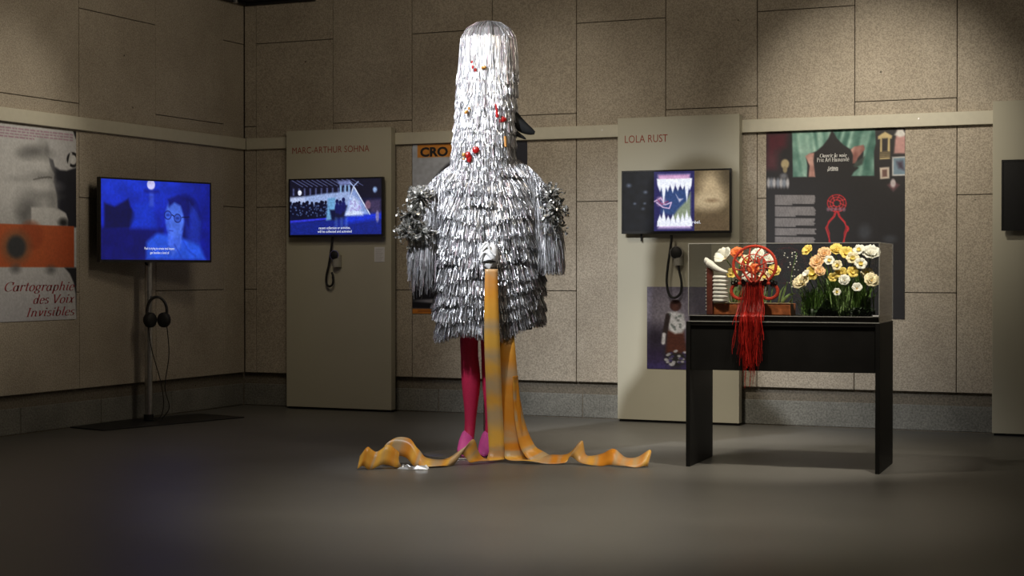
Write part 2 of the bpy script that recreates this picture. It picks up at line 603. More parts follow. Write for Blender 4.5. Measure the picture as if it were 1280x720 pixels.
class Paint:
    def __init__(self, w_, h_, color, seed=1):
        self.w, self.h = w_, h_
        self.U, self.V = np.meshgrid(np.linspace(0, 1, w_), np.linspace(0, 1, h_))
        self.asp = w_ / h_
        self.C = np.ones((h_, w_, 3)) * np.asarray(color, float)
        self.rng = np.random.default_rng(seed)

    def mix(self, mask, color, a=1.0):
        k = (np.clip(mask, 0, 1) * a)[..., None]
        self.C = self.C * (1 - k) + np.asarray(color, float) * k

    def ell(self, cx, cy, rx, ry, color, soft=0.15, a=1.0, rot=0.0):
        dx, dy = self.U - cx, self.V - cy
        if rot:
            c, s = math.cos(R(rot)), math.sin(R(rot))
            dx, dy = dx * c + dy * s, -dx * s + dy * c
        d = np.sqrt((dx / rx) ** 2 + (dy / ry) ** 2)
        self.mix((1 + soft - d) / (2 * soft + 1e-6), color, a)

    def poly_mask(self, pts, soft=0.006):
        U, V = self.U * self.asp, self.V
        P = np.asarray(pts, float) * [self.asp, 1]
        inside = np.zeros(U.shape, bool)
        dist = np.full(U.shape, 9.0)
        for (x0, y0), (x1, y1) in zip(P, np.roll(P, -1, 0)):
            c = ((y0 > V) != (y1 > V)) & (U < (x1 - x0) * (V - y0) / (y1 - y0 + 1e-12) + x0)
            inside ^= c
            ex, ey = x1 - x0, y1 - y0
            t = np.clip(((U - x0) * ex + (V - y0) * ey) / (ex * ex + ey * ey + 1e-12), 0, 1)
            dist = np.minimum(dist, np.hypot(U - x0 - t * ex, V - y0 - t * ey))
        sd = np.where(inside, dist, -dist)
        return np.clip(0.5 + sd / (2 * soft), 0, 1)

    def poly(self, pts, color, soft=0.006, a=1.0):
        self.mix(self.poly_mask(pts, soft), color, a)

    def line(self, pts, wd, color, soft=0.004, a=1.0):
        U, V = self.U * self.asp, self.V
        P = np.asarray(pts, float) * [self.asp, 1]
        dist = np.full(U.shape, 9.0)
        for (x0, y0), (x1, y1) in zip(P[:-1], P[1:]):
            ex, ey = x1 - x0, y1 - y0
            t = np.clip(((U - x0) * ex + (V - y0) * ey) / (ex * ex + ey * ey + 1e-12), 0, 1)
            dist = np.minimum(dist, np.hypot(U - x0 - t * ex, V - y0 - t * ey))
        self.mix((wd - dist) / soft + 0.5, color, a)

    def rect(self, x0, y0, x1, y1, color, soft=0.004, a=1.0):
        self.poly([(x0, y0), (x1, y0), (x1, y1), (x0, y1)], color, soft, a)

    def noise(self, n):
        g = self.rng.random((n + 2, int(n * self.asp) + 3))
        y = self.V * n
        x = self.U * int(n * self.asp + 1)
        yi, xi = y.astype(int), x.astype(int)
        fy, fx = y - yi, x - xi
        fy, fx = fy * fy * (3 - 2 * fy), fx * fx * (3 - 2 * fx)
        return (g[yi, xi] * (1 - fy) * (1 - fx) + g[yi + 1, xi] * fy * (1 - fx) + g[yi, xi + 1] * (1 - fy) * fx + g[yi + 1, xi + 1] * fy * fx)

    def mottle(self, n, amt):
        self.C *= (1 + amt * (self.noise(n) - 0.5) * 2)[..., None]

    def build(self, name, x0, x1, z0, z1, y, mat, parent):
        X = x0 + self.U * (x1 - x0)
        Z = z1 - self.V * (z1 - z0)
        V = np.stack([X.ravel(), np.full(X.size, y), Z.ravel()], 1)
        idx = np.arange(self.w * self.h).reshape(self.h, self.w)
        F = np.stack([idx[:-1, :-1], idx[1:, :-1], idx[1:, 1:], idx[:-1, 1:]], -1).reshape(-1, 4)
        return from_np(name, V, F, mat, parent, tone=srgb(np.clip(self.C, 0, 255)).reshape(-1, 3))


# ------------------------------------------------------------------ setting
D, XL = 10.846, -7.048          # front of the concrete panels: far wall, left wall
ZC = 3.056
XR, YF = 3.0, -1.5              # how far the room goes on out of view

fl = MB().box(XL - 0.3, XR, YF, D + 0.3, -0.1, 0).build('floor', 'floor_resin')
tag(fl, kind='structure')
ce = MB().box(XL - 0.3, XR, YF, D + 0.3, ZC + 0.0, ZC + 0.12).build('ceiling', 'ceiling_paint')
tag(ce, kind='structure')
wb = MB().box(XL - 0.3, XR, D + 0.035, D + 0.3, 0, ZC).build('wall_back', 'joint_concrete')
tag(wb, kind='structure')
wl = MB().box(XL - 0.3, XL - 0.035, YF, D + 0.035, 0, ZC).build('wall_left', 'joint_concrete')
tag(wl, kind='structure')

mesh_cache = {}
rng = random.Random(4)


def slab(parent, w_, h_, place, rot):
    """one concrete facing panel with bevelled arrises; alike panels share a mesh"""
    key = (round(w_, 3), round(h_, 3))
    if key not in mesh_cache:
        o = MB().box(-w_ / 2, w_ / 2, 0, 0.05, -h_ / 2, h_ / 2, 0.0035).build('panel', 'wall_concrete', parent)
        mesh_cache[key] = o.data
    else:
        o = link(bpy.data.objects.new('panel', mesh_cache[key]), parent)
    o.location = place
    o.rotation_euler = (0, 0, rot)
    return o


G = 0.0045
ROW_A = [0.252, 0.885, 2.118, ZC]
ROW_B = [0.252, 1.505, 2.742, ZC]
cols_back = [XL, -6.945, -6.277, -5.618, -4.978, -4.335, -3.683, -3.045, -2.397, -1.748, -1.10, -0.45, 0.2, 0.85, 1.5]
for i, (a, b_) in enumerate(zip(cols_back[:-1], cols_back[1:])):
    rows = ROW_A if i % 2 == 0 else ROW_B
    for z0, z1 in zip(rows[:-1], rows[1:]):
        slab(wb, b_ - a - G, z1 - z0 - G, ((a + b_) / 2, D + rng.uniform(0, .002), (z0 + z1) / 2), 0)
cols_left = [5.5, 6.35, 7.20, 8.05, 8.89, 9.725, 10.565, D - 0.004]
for i, (a, b_) in enumerate(zip(cols_left[:-1], cols_left[1:])):
    rows = ROW_B if i % 2 == 0 else ROW_A
    for z0, z1 in zip(rows[:-1], rows[1:]):
        slab(wl, b_ - a - G, z1 - z0 - G, (XL - rng.uniform(0, .002), (a + b_) / 2, (z0 + z1) / 2), R(90))

# recessed concrete curb along the foot of each wall, cast in lengths
bb = MB().box(XL - 0.05, XR, D + 0.060, D + 0.080, 0, 0.252).build('baseboard_back', 'recess_timber')
tag(bb, kind='structure')
bl = MB().box(XL - 0.075, XL - 0.060, YF, D + 0.060, 0, 0.252).build('baseboard_left', 'recess_timber')
tag(bl, kind='structure')
xs = [XL - 0.029, -6.55, -5.42, -4.30, -3.20, -2.16, -1.05, 0.1, 1.2]
for a, b_ in zip(xs[:-1], xs[1:]):
    MB().box(a + .003, b_ - .003, D + 0.030, D + 0.0595, 0.006, 0.168, 0.004).build('curb_block', 'curb_concrete', bb)
ys = [5.6, 6.9, 8.35, 9.15, 9.95, D + 0.028]
for a, b_ in zip(ys[:-1], ys[1:]):
    MB().box(XL - 0.0595, XL - 0.030, a + .003, b_ - .003, 0.006, 0.168, 0.004).build('curb_block', 'curb_concrete', bl)

# picture rails
tr1 = MB().box(XL + 0.036, XR, D - 0.036, D + 0.01, 1.942, 2.027, 0.004).build('trim_1', 'rail_paint')
tag(tr1, kind='structure')
for x in (-4.13, -1.98, -0.3):
    MB().disc((x, D - 0.038, 1.992), 0.006, 0.006).build('screw_head', 'brushed_steel', tr1)
tr2 = MB().box(XL - 0.01, XL + 0.036, YF, D - 0.036, 1.942, 2.027, 0.004).build('trim_2', 'rail_paint')
tag(tr2, kind='structure')
# dark conduit under the ceiling edge
tr3 = MB().tube([(XL + 0.05, 10.0, ZC - 0.018), (XL + 0.05, D - 0.05, ZC - 0.018), (-6.4, D - 0.05, ZC - 0.018)], 0.016, 10).build('trim_3', 'black_steel')
tag(tr3, kind='structure')
MB().tube([(XL + 0.07, 10.62, ZC), (XL + 0.07, 10.62, ZC - 0.035)], 0.02, 10).build('conduit_clip', 'brushed_steel', tr3)
# small round outlet in the curb near the corner
so = thing('wall_socket', 'small round dark socket in the concrete curb by the corner', 'socket', (-6.72, D + 0.060, 0.210))
MB().box(-.03, .03, -.006, 0, -.03, .03, .003).build('plate', 'curb_concrete', so)
MB().ring((0, 0, 0), .014, .022, -.012, -.004).build('rim', 'black_plastic', so)
MB().disc((0, -.008, 0), .014, .006).build('socket_face', 'black_rubber', so)


# ------------------------------------------------------------------ exhibition panels
def display_panel(x0, x1, z1, label, title=None):
    t = thing('display_board', label, 'panel', ((x0 + x1) / 2, 10.746, 0))
    hw = (x1 - x0) / 2
    MB().box(-hw, hw, 0, 0.066, 0.016, z1, 0.0025).build('board', 'panel_paint', t)
    MB().box(-hw + .01, hw - .01, 0.012, 0.062, 0, 0.0155).build('plinth', 'black_steel', t)
    if title:
        s, a, b2, zb, h = title
        place_text(text_mesh(s, 1.02, 0, 0.0), 'lettering', 'title_red', t, a - (x0 + x1) / 2, b2 - (x0 + x1) / 2, zb, -0.0012, h)
    return t


display_panel(-6.617, -5.735, 2.064, 'tall cream panel with a long red title behind the lit monitor near the corner', ('MARC-ARTHUR SOHNA', -6.564, -5.914, 1.893, 0.047))
display_panel(-3.992, -3.137, 2.062, 'tall cream panel with a short red title standing behind the glass case', ('LOLA RUST', -3.94, -3.635, 1.893, 0.050))
display_panel(-1.514, -0.66, 2.077, 'dim cream panel cut off by the right edge of the picture')


# ------------------------------------------------------------------ televisions
def television(label, loc, rz, W, H, dep, paint, lines, group=None):
    """screen facing local -y, loc is the middle of the front"""
    t = thing('television', label, 'television', loc, rz, group)
    hw, hh, bz = W / 2, H / 2, 0.011
    MB().box(-hw, hw, 0.004, 0.030, -hh, hh, 0.003).build('casing', 'black_plastic', t)
    MB().box(-hw * .62, hw * .62, 0.0305, dep, -hh * .62, hh * .62, 0.004).build('back_housing', 'black_plastic', t)
    fr_ = MB()
    fr_.box(-hw, hw, -0.002, 0.0045, hh - bz, hh).box(-hw, hw, -0.002, 0.0045, -hh, -hh + bz * 1.5)
    fr_.box(-hw, -hw + bz, -0.002, 0.0045, -hh + bz * 1.5, hh - bz).box(hw - bz, hw, -0.002, 0.0045, -hh + bz * 1.5, hh - bz)
    fr_.build('bezel', 'black_plastic', t)
    if paint is None:
        MB().box(-hw + bz, hw - bz, 0.0015, 0.0042, -hh + bz * 1.5, hh - bz).build('screen', 'black_plastic', t)
    else:
        s = paint.build('screen', -hw + bz, hw - bz, -hh + bz * 1.5, hh - bz, 0.0015, 'screen', t)
        for body, xc, wd, zb, h in lines:
            place_text(text_mesh(body, 1.0, 0, 0.006), 'subtitle', 'subtitle_light', s, xc - wd / 2, xc + wd / 2, zb, -0.0005, h)
    return t


# picture 1: blue-lit room with a seated person in glasses
p = Paint(230, 130, (16, 26, 150), 3)
p.mix(1 - p.V * 1.3, (24, 58, 205), 0.75)
p.mix((p.U - .55) * 2.2, (14, 20, 120), 0.8)
p.rect(0, .60, .56, 1.02, (14, 16, 98), .03)
p.poly([(.03, .30), (.12, .34), (.24, .24), (.26, .34), (.31, .44), (.26, .60), (.03, .62)], (10, 12, 66), .02)
p.poly([(.30, .30), (.46, .26), (.50, .60), (.26, .60)], (22, 52, 190), .04, .8)
p.rect(.43, .08, .47, .32, (70, 92, 210), .02, .6)
p.ell(.445, .045, .036, .065, (198, 196, 244), .12)
p.rect(.38, .11, .52, .15, (14, 20, 110), .02, .7)
p.ell(.76, .52, .155, .36, (10, 16, 92), .12)
p.poly([(.86, .30), (.91, .50), (.90, .78), (.78, .80), (.76, .4)], (24, 44, 165), .04, .8)
p.poly([(.40, .78), (.50, .66), (.62, .68), (.74, .72), (.90, .80), (.96, 1.0), (.40, 1.0)], (36, 78, 208), .03)
p.poly([(.60, .66), (.74, .62), (.72, .84), (.64, .95), (.60, .80)], (62, 98, 222), .02)
p.ell(.665, .46, .088, .25, (74, 112, 232), .13)
p.poly([(.60, .22), (.70, .16), (.80, .26), (.80, .60), (.755, .46), (.72, .30), (.66, .26), (.61, .32)], (13, 20, 104), .02)
p.ell(.60, .55, .016, .10, (52, 84, 205), .5, .6)
for cx, cy in ((.600, .425), (.690, .462)):
    p.ell(cx, cy, .034, .058, (8, 10, 66), .10)
    p.ell(cx, cy, .0285, .048, (56, 90, 208), .14)
    p.ell(cx, cy, .016, .014, (26, 40, 130), .6, .8)
p.line([(.64, .42), (.655, .435)], .008, (8, 10, 60))
p.line([(.73, .45), (.80, .44)], .007, (8, 10, 60))
p.line([(.612, .622), (.645, .626)], .006, (34, 44, 150), .014, .8)
p.line([(.66, .80), (.70, .90), (.74, 1)], .006, (26, 50, 165), .03, .7)
p.line([(.74, .74), (.78, .86), (.86, .95)], .006, (26, 50, 165), .03, .7)
for k in range(9):
    p.line([(.80 + .01 * k, .24 + .02 * k), (.83 + .010 * k, .5), (.80 + .012 * k, .78)], .004, (44, 70, 190), .01, .4)
p.mottle(40, .07)
p.mottle(9, .10)

STX, STY, STA = -6.894, 9.424, R(76)
nx, ny = math.sin(STA), -math.cos(STA)
tvc = (STX + 0.078 * nx + 0.012 * math.cos(STA), STY + 0.078 * ny + 0.012 * math.sin(STA), 1.362)
television('large television with blue-lit picture on a steel floor stand', tvc, STA, 0.965, 0.558, 0.052, p,
           [('Paul is trying to create tool impact', .02, .26, -.193, .016), ('get besides a kind of', .02, .165, -.222, .016)])

# picture 2: crowd, white tent, blue floor
p = Paint(230, 130, (20, 22, 50), 5)
p.rect(0, 0, 1.01, .34, (16, 16, 34))
for k in range(13):
    x = .02 + k * .055
    p.line([(x, .0), (x + .12, .12)], .007, (96, 104, 150), .01, .75)
for k in range(11):
    x = .03 + k * .062
    p.rect(x, .15, x + .018, .28, (92, 100, 150), .01, .75)
for x in (.55, .60, .64):
    p.rect(x, .10, x + .02, .26, (150, 190, 236), .01, .9)
p.poly([(.52, .03), (.66, .02), (.68, .10), (.55, .11)], (110, 120, 170), .02)
p.poly([(0, .33), (.40, .25), (.66, .22), (.68, .46), (.40, .50), (0, .50)], (148, 168, 214), .02)
p.rect(0, .31, .16, .40, (196, 206, 238), .03, .8)
p.rect(0, .46, .42, .78, (14, 18, 46), .03)
rg = np.random.default_rng(8)
for k in range(34):
    x = rg.uniform(.0, .40)
    y = rg.uniform(.40, .50)
    p.ell(x, y, .014, .030, (10, 12, 34), .2)
    p.ell(x, y + .12, .022, .10, (12, 14, 38), .2, .9)
for k in range(60):
    x, y = rg.uniform(.0, .42), rg.uniform(.46, .66)
    p.ell(x, y, .007, .014, (96, 120, 176), .4, .6)
p.ell(.108, .23, .021, .048, (228, 232, 252), .15)
p.poly([(0, .74), (.46, .69), (.46, .72), (0, .79)], (58, 62, 246), .012)
p.poly([(0, .77), (.5, .72), (1, .62), (1.01, 1.01), (0, 1.01)], (22, 36, 128), .03)
p.poly([(.62, .66), (1.0, .60), (1.0, .72), (.60, .80)], (26, 52, 216), .04, .9)
p.poly([(.42, .34), (.50, .33), (.50, .72), (.40, .74)], (106, 160, 206), .02)
p.poly([(.44, .55), (.51, .55), (.51, .74), (.46, .74)], (14, 18, 52), .02)
for x, y in ((.52, .40), (.555, .42), (.59, .37)):
    p.ell(x, y, .018, .04, (16, 20, 70), .2)
    p.ell(x, y + .12, .024, .10, (22, 26, 92), .2)
p.poly([(.70, .13), (.87, .64), (.60, .66), (.66, .30)], (150, 176, 236), .02, .85)
p.poly([(.69, .30), (.76, .40), (.78, .62), (.62, .64)], (200, 214, 250), .03, .9)
p.rect(.62, .60, .80, .66, (222, 232, 255), .03, .8)
for k in range(30):
    x, y = rg.uniform(.66, .78), rg.uniform(.40, .58)
    p.ell(x, y, .010, .014, (160, 150, 210), .4, .7)
p.line([(.70, .13), (.875, .64)], .010, (214, 226, 255), .01)
p.line([(.70, .13), (.66, .35)], .007, (214, 226, 255), .01)
p.line([(.70, .13), (.75, .05)], .008, (170, 190, 236), .01)
p.line([(.70, .13), (.66, .06)], .008, (170, 190, 236), .01)
p.rect(.88, .38, .99, .62, (70, 58, 92), .03, .8)
p.ell(.855, .47, .03, .08, (140, 100, 120), .3, .8)
p.ell(.955, .68, .018, .10, (150, 140, 176), .3, .8)
p.ell(.93, .20, .022, .05, (150, 180, 226), .4, .9)
for x in (.50, .56, .61):
    p.rect(x, .70, x + .02, .88, (100, 140, 220), .03, .5)
p.mottle(50, .12)
tv1 = television('wall television showing a white tent and a crowd on the long-titled cream panel', (-6.163, 10.682, 1.488), 0, 0.788, 0.430, 0.0635, p,
                 [('recent collection or activities,', -.005, .265, -.158, .018), ('will be collected and activated', -.005, .285, -.184, .018)])

# picture 3: dark left, mouth with teeth in the middle, warm blur right
p = Paint(230, 130, (17, 19, 24), 6)
for x, y, s in ((.055, .22, .02), (.215, .34, .016), (.205, .53, .012), (.11, .53, .012), (.19, .62, .015)):
    p.ell(x, y, s, s * 1.4, (120, 130, 150), .9, .7)
p.mottle(12, .3)
p.rect(.67, -.02, 1.02, 1.02, (96, 82, 60), .01)
p.ell(.84, .30, .12, .26, (190, 168, 132), .5, .9)
p.ell(.80, .52, .15, .16, (186, 166, 132), .4, .9)
p.ell(.84, .95, .2, .26, (92, 76, 56), .5, .8)
p.ell(1.0, .1, .1, .2, (74, 64, 48), .6, .8)
p.ell(.84, .5, .05, .03, (120, 96, 70), .8, .7)
p.rect(.295, -.02, .675, 1.02, (44, 42, 92), .006)
p.poly([(.36, .30), (.62, .30), (.61, .55), (.48, .74), (.36, .70)], (52, 74, 122), .03)
p.poly([(.64, .35), (.64, .80), (.45, .82), (.52, .64), (.60, .50)], (138, 150, 126), .02)
p.poly([(.50, .38), (.53, .46), (.57, .46), (.535, .52)], (190, 190, 214), .012)
for k in range(6):
    a = k / 6 * 6.283
    p.ell(.36 + .03 * math.cos(a), .50 + .055 * math.sin(a), .022, .035, (176, 140, 180), .5, .55)
p.line([(.30, .50), (.36, .44), (.40, .56), (.46, .52), (.44, .62), (.38, .60), (.32, .52)], .010, (206, 176, 212), .012)
p.line([(.33, .47), (.37, .55), (.43, .50)], .006, (150, 50, 90), .01)
p.rect(.335, .055, .63, .20, (222, 196, 236), .03, .95)
p.rect(.335, .88, .64, .955, (226, 200, 238), .03, .95)
for x, tip, wd in ((.352, .34, .030), (.387, .56, .030), (.425, .34, .030), (.472, .36, .030), (.520, .33, .028), (.565, .31, .028), (.605, .52, .028), (.632, .32, .022)):
    p.poly([(x - wd, .12), (x + wd, .12), (x + wd * .75, .24), (x, tip), (x - wd * .75, .24)], (240, 244, 255), .010)
for x, tip, wd in ((.352, .72, .028), (.387, .64, .030), (.430, .74, .028), (.475, .72, .028), (.522, .70, .028), (.565, .70, .026), (.605, .65, .030), (.635, .74, .022)):
    p.poly([(x - wd, .92), (x + wd, .92), (x + wd * .75, .82), (x, tip), (x - wd * .75, .82)], (240, 244, 255), .010)
p.mix(((p.V < .13) & (p.V > .06) & (p.U > .34) & (p.U < .63)) * 1.0, (206, 120, 160), .35)
p.mottle(50, .08)
television('wall television showing a mouth full of long white teeth above the glass case', (-3.557, 10.682, 1.487), 0, 0.765, 0.425, 0.0635, p,
           [('Inclus', -.085, .085, -.148, .02), ('réel.', .145, .06, -.148, .02)])
television('switched-off dark television at the right edge of the picture', (-1.452 + .39, 10.682, 1.490), 0, 0.78, 0.436, 0.0635, None, [])


# ------------------------------------------------------------------ monitor stand and headphones
st = thing('monitor_stand', 'slim steel pole stand with a flat dark base in the left corner', 'stand', (STX, STY, 0), STA)
MB().box(-.62, .60, -.30, .17, 0, .008, .003).build('base_plate', 'black_steel', st)
MB().tube([(0, 0, .008), (0, 0, 1.62)], .026, 20).build('pole', 'brushed_steel', st, True)
MB().tube([(0, 0, .008), (0, 0, .05)], .034, 20).build('collar', 'black_steel', st, True)
MB().box(-.12, .12, .0, .0235, 1.26, 1.46, .002).build('mount_plate', 'black_steel', st)
MB().tube([(-.034, -.01, 1.1), (-.034, -.012, 1.075), (-.034, -.03, 1.065)], .006, 8).build('clip', 'black_steel', st)
MB().tube([(.03, -.045, .856), (.03, -.043, .846), (.02, 0, .845)], .005, 8).build('hook', 'black_steel', st)

hp = thing('headphones', 'black over-ear headphones hung on the steel pole', 'headphones', (STX + .045, STY + .02, -.165), R(40))
for dy in (-.030, -.062):
    band = [(.005 + .066 * math.cos(R(a)), dy + .012 * math.sin(R(a)), .915 + .098 * math.sin(R(a))) for a in range(-25, 206, 11)]
    MB().tube(band, .009, 10).build('headband', 'black_plastic', hp, True)
for s in (-1, 1):
    c = (.005 + s * .047, -.05, .858)
    cup = MB()
    aa = [2 * math.pi * k / 20 for k in range(20)]
    yaw = R(35 * s)
    rings = []
    for d, rr in ((-.026, .034), (-.018, .045), (.010, .047), (.026, .038)):
        rings.append([(c[0] + math.cos(yaw) * rr * math.cos(a) + d * math.sin(yaw), c[1] + d * math.cos(yaw) - math.sin(yaw) * rr * math.cos(a) * .6, c[2] + rr * 1.12 * math.sin(a)) for a in aa])
    cup.loft(rings)
    cup.build('ear_cup', 'black_rubber', hp, True)
MB().tube(spline([(-.055, -.045, .83), (-.03, -.03, .66), (.035, -.01, .42), (.05, .0, .27), (.02, -.02, .19), (-.05, -.03, .179)], 40), .0035, 6).build('cable', 'black_rubber', hp, True)
MB().tube(spline([(.07, -.045, .83), (.085, -.03, .62), (.06, .0, .40), (.09, .02, .26), (.04, .01, .180)], 40), .0035, 6).build('cable', 'black_rubber', hp, True)
MB().tube(spline([(.035, .04, 1.2), (.06, .045, .8), (.045, .045, .4), (.065, .045, .1), (.04, .045, .016)], 40), .004, 6).build('power_cable', 'black_rubber', st, True)


# ------------------------------------------------------------------ listening handsets and card on the panels
def handset(label, loc, r, top, loop):
    t = thing('listening_earpiece', label, 'earpiece', loc, 0)
    MB().tube([(.008, .006, .0), (.008, .006, -.085)], [.034, .034], 18).build('holder', 'grey_plastic', t, True)
    MB().disc((0, -.028, 0), r, .030).build('earpiece', 'black_rubber', t, True)
    MB().ring((0, 0, 0), r * .95, r * 1.12, -.022, -.004).build('rim', 'brushed_steel', t, True)
    MB().tube(spline(top + loop, 60), .0085, 8).build('cord', 'black_rubber', t, True)
    return t


handset('black earpiece on a hanging cord beneath the tent television', (-6.182, 10.722, 1.139), .033, [(-.018, -.012, .135), (-.026, -.014, .07)],
        [(-.050, -.010, -.06), (-.072, -.010, -.15), (-.072, -.010, -.205), (-.045, -.010, -.228), (-.018, -.010, -.205), (-.016, -.010, -.155), (-.028, -.010, -.125)])
handset('black earpiece with pale rim on a cord beside the glass case', (-3.559, 10.722, 1.146), .040, [(-.036, -.012, .118), (-.040, -.014, .05)],
        [(-.062, -.010, -.09), (-.070, -.010, -.20), (-.050, -.010, -.282), (-.012, -.010, -.300), (.026, -.010, -.27), (.034, -.010, -.20), (.018, -.010, -.12), (.010, -.020, -.05)])
tag(MB().tube([(0, 0, 0), (0, 0, .05)], .006, 8).build('cable_stub', 'black_rubber'), 'short black cable stub under the left end of the teeth television', 'cable').location = (-3.815, 10.728, 1.225)

cr_ = thing('info_card', 'small white printed card below the tent television', 'card', (-5.830, 10.744, 1.144))
MB().box(-.042, .042, -.001, .0015, -.054, .054).build('card', 'paper_white', cr_)
for k in range(9):
    MB().box(-.032, .032 - (k % 3) * .008, -.0017, -.0012, .040 - k * .010 - .0018, .040 - k * .010).build('text_line', 'grey_plastic', cr_)

# ------------------------------------------------------------------ posters
def poster(label, loc, rz, W, H, paint):
    t = thing('poster', label, 'poster', loc, rz)
    MB().box(-W / 2, W / 2, 0.0004, .0025, -H / 2, H / 2).build('sheet', 'paper_white', t)
    paint.build('printed_picture', -W / 2, W / 2, -H / 2, H / 2, 0, 'print', t)
    return t


# left wall poster. sketch coordinates -> sheet
PW, PH = 0.91, 1.222
PY0, PY1 = 7.942, 8.852


def skA(cx, cy, oy=150):
    x, y = cx / 5.145, oy + cy / 5.145
    yt, yb = 154.7 + .103 * (x - 2), 402 - .033 * x
    return (.23 + (x - 3) / 91 * .77, (y - yt) / (yb - yt))


p = Paint(190, 250, (198, 198, 200), 11)
p.mottle(3, .06)
p.poly([skA(*q) for q in ((300, 240), (330, 258), (342, 300), (375, 322), (420, 326), (500, 300), (500, 690), (425, 690), (428, 640), (415, 600), (358, 566), (352, 480), (330, 400), (336, 350), (312, 300))], (34, 35, 44), .006)
p.poly([skA(*q) for q in ((460, 60), (500, 60), (500, 125), (482, 122))], (24, 24, 28), .004)
face = p.poly_mask([skA(*q) for q in ((-130, 140), (285, 148), (300, 175), (298, 245), (312, 300), (336, 350), (330, 400), (352, 480), (356, 566), (300, 570), (195, 570), (190, 690), (-130, 690))], .012)
p.mix(face, (188, 188, 188), .9)
for cx, cy, rx, ry, c, a in ((60, 300, .26, .16, 214, .7), (225, 214, .13, .030, 84, .75), (170, 225, .10, .024, 116, .6), (268, 180, .045, .050, 150, .6), (290, 205, .020, .035, 118, .6), (250, 285, .12, .04, 216, .7), (255, 362, .11, .020, 138, .6), (150, 388, .14, .018, 140, .6),
                             (325, 372, .03, .05, 128, .6), (250, 420, .16, .03, 214, .7), (265, 484, .15, .020, 132, .6), (165, 545, .10, .06, 88, .8), (150, 610, .07, .07, 104, .7), (330, 530, .05, .05, 140, .7), (80, 470, .2, .06, 214, .6)):
    u, v = skA(cx, cy)
    p.ell(u, v, rx, ry, (c, c, c), .8, a)
p.line([skA(*q) for q in ((205, 384), (250, 374), (300, 366), (322, 372))], .0035, (92, 90, 88), .006, .8)
for k in range(9):
    u, v = skA(236 + k * 9, 366 + (k * 5) % 9)
    p.ell(u, v, .0035, .004, (80, 78, 76), .8, .7)
p.poly([skA(*q) for q in ((190, 560), (340, 566), (405, 596), (426, 640), (424, 690), (190, 690))], (206, 206, 206), .006)
u, v = skA(398, 660)
p.ell(u, v, .05, .022, (40, 40, 42), .6)
u, v = skA(462, 255)
p.ell(u, v, .068, .040, (16, 16, 18), .08)
p.ell(u, v, .040, .026, (214, 214, 214), .15)
p.line([(u - .045, v + .028), (u - .02, v - .03)], .010, (196, 196, 196), .006)
for k in range(4):
    ty = .018 + k * .0145
    tx = .20
    xe = .965 if k < 3 else .55
    while tx < xe:
        l = rg.uniform(.015, .06)
        p.rect(tx, ty, min(tx + l, xe), ty + .0055, (150, 88, 120), .003, .75)
        tx += l + .011
# orange band
o0 = skA(0, 50, 270)[1]
o1 = skA(0, 328, 270)[1]
p.rect(-.02, o0, .975, o1, (190, 94, 50), .003)
p.mix(p.poly_mask([(-.02, o0), (.975, o0), (.975, o1), (-.02, o1)], .003) * np.clip((p.U - .62) * 2.5, 0, 1), (176, 74, 40), .6)
u, v = skA(190, 125, 270)
p.ell(u, v, .13, .075, (150, 66, 34), .18, .55)
u, v = skA(98, 198, 270)
p.ell(u, v, .135, .078, (124, 96, 72), .4, .9)
p.ell(u, v, .092, .056, (58, 60, 62), .22)
p.poly([skA(x, y, 270) for x, y in ((405, 332), (440, 370), (466, 430), (478, 500), (484, 690), (560, 690), (560, 332))], (30, 30, 36), .006)
for cx, cy in ((315, 345), (92, 338)):
    u, v = skA(cx, cy, 270)
    p.ell(u, v, .045, .02, (90, 90, 92), .8, .8)
p.mix(((p.V > o1) & (p.U < .9)) * (p.V - o1) * 2.2, (168, 168, 180), .6)
p.mottle(120, .05)
po = poster('tall black-and-white face poster with an orange band and red italic title', (XL + .004, (PY0 + PY1) / 2, 1.3215), R(90), PW, PH, p)
for s, ua, ub, v, h in (('Cartographie', .245, .978, .846, .060), ('des', .535, .702, .912, .058), ('Voix', .742, .985, .912, .056), ('Invisibles', .455, .980, .978, .058)):
    place_text(serif_mesh(s, .30, .050, .016), 'lettering', 'script_red', po, (ua - .5) * PW, (ub - .5) * PW, (.5 - v) * PH, -.0008, h)

# poster behind the costume
p = Paint(150, 220, (186, 192, 204), 12)
p.rect(.045, .0, .60, .077, (214, 140, 56), .003)
p.ell(.50, .48, .42, .40, (28, 29, 36), .03)
p.rect(.08, .46, .93, .90, (28, 29, 36), .01)
p.poly([(.62, 0), (1.01, 0), (1.01, .95), (.62, .95)], (34, 36, 48), .004)
p.ell(.10, .30, .03, .03, (28, 29, 36), .2)
p.rect(-.01, .86, 1.01, .972, (24, 25, 32), .006)
p.poly([(.0, .62), (.03, .60), (.07, .62), (.09, .88), (0, .90)], (28, 29, 36), .01)
p.ell(.36, .925, .32, .014, (150, 152, 164), .25)
p.rect(.33, .80, .36, .92, (110, 112, 124), .01, .7)
p.rect(-.01, .972, 1.01, 1.01, (204, 126, 46), .003)
p.rect(.05, .980, .45, .990, (150, 84, 30), .003, .8)
p.mottle(60, .06)
po = poster('poster with yellow heading and dark picture half hidden behind the silver costume', ((-5.612 - 4.704) / 2, D - .004, 1.3265), 0, .908, 1.222, p)
place_text(text_mesh('CRO', 1.0, 0, .042), 'lettering', 'ink_black', po, -5.548 + 5.158, -5.325 + 5.158, 1.852 - 1.3265, -.0008, .066)


# black poster with green curtains
def skB(cx, cy):
    x, y = 940 + cx / 4.5, 150 + cy / 4.5
    yt = 166 - .0347 * (x - 958)
    yb = 400 - .0116 * (x - 958)
    return ((x - 958) / 173, (y - yt) / (yb - yt))


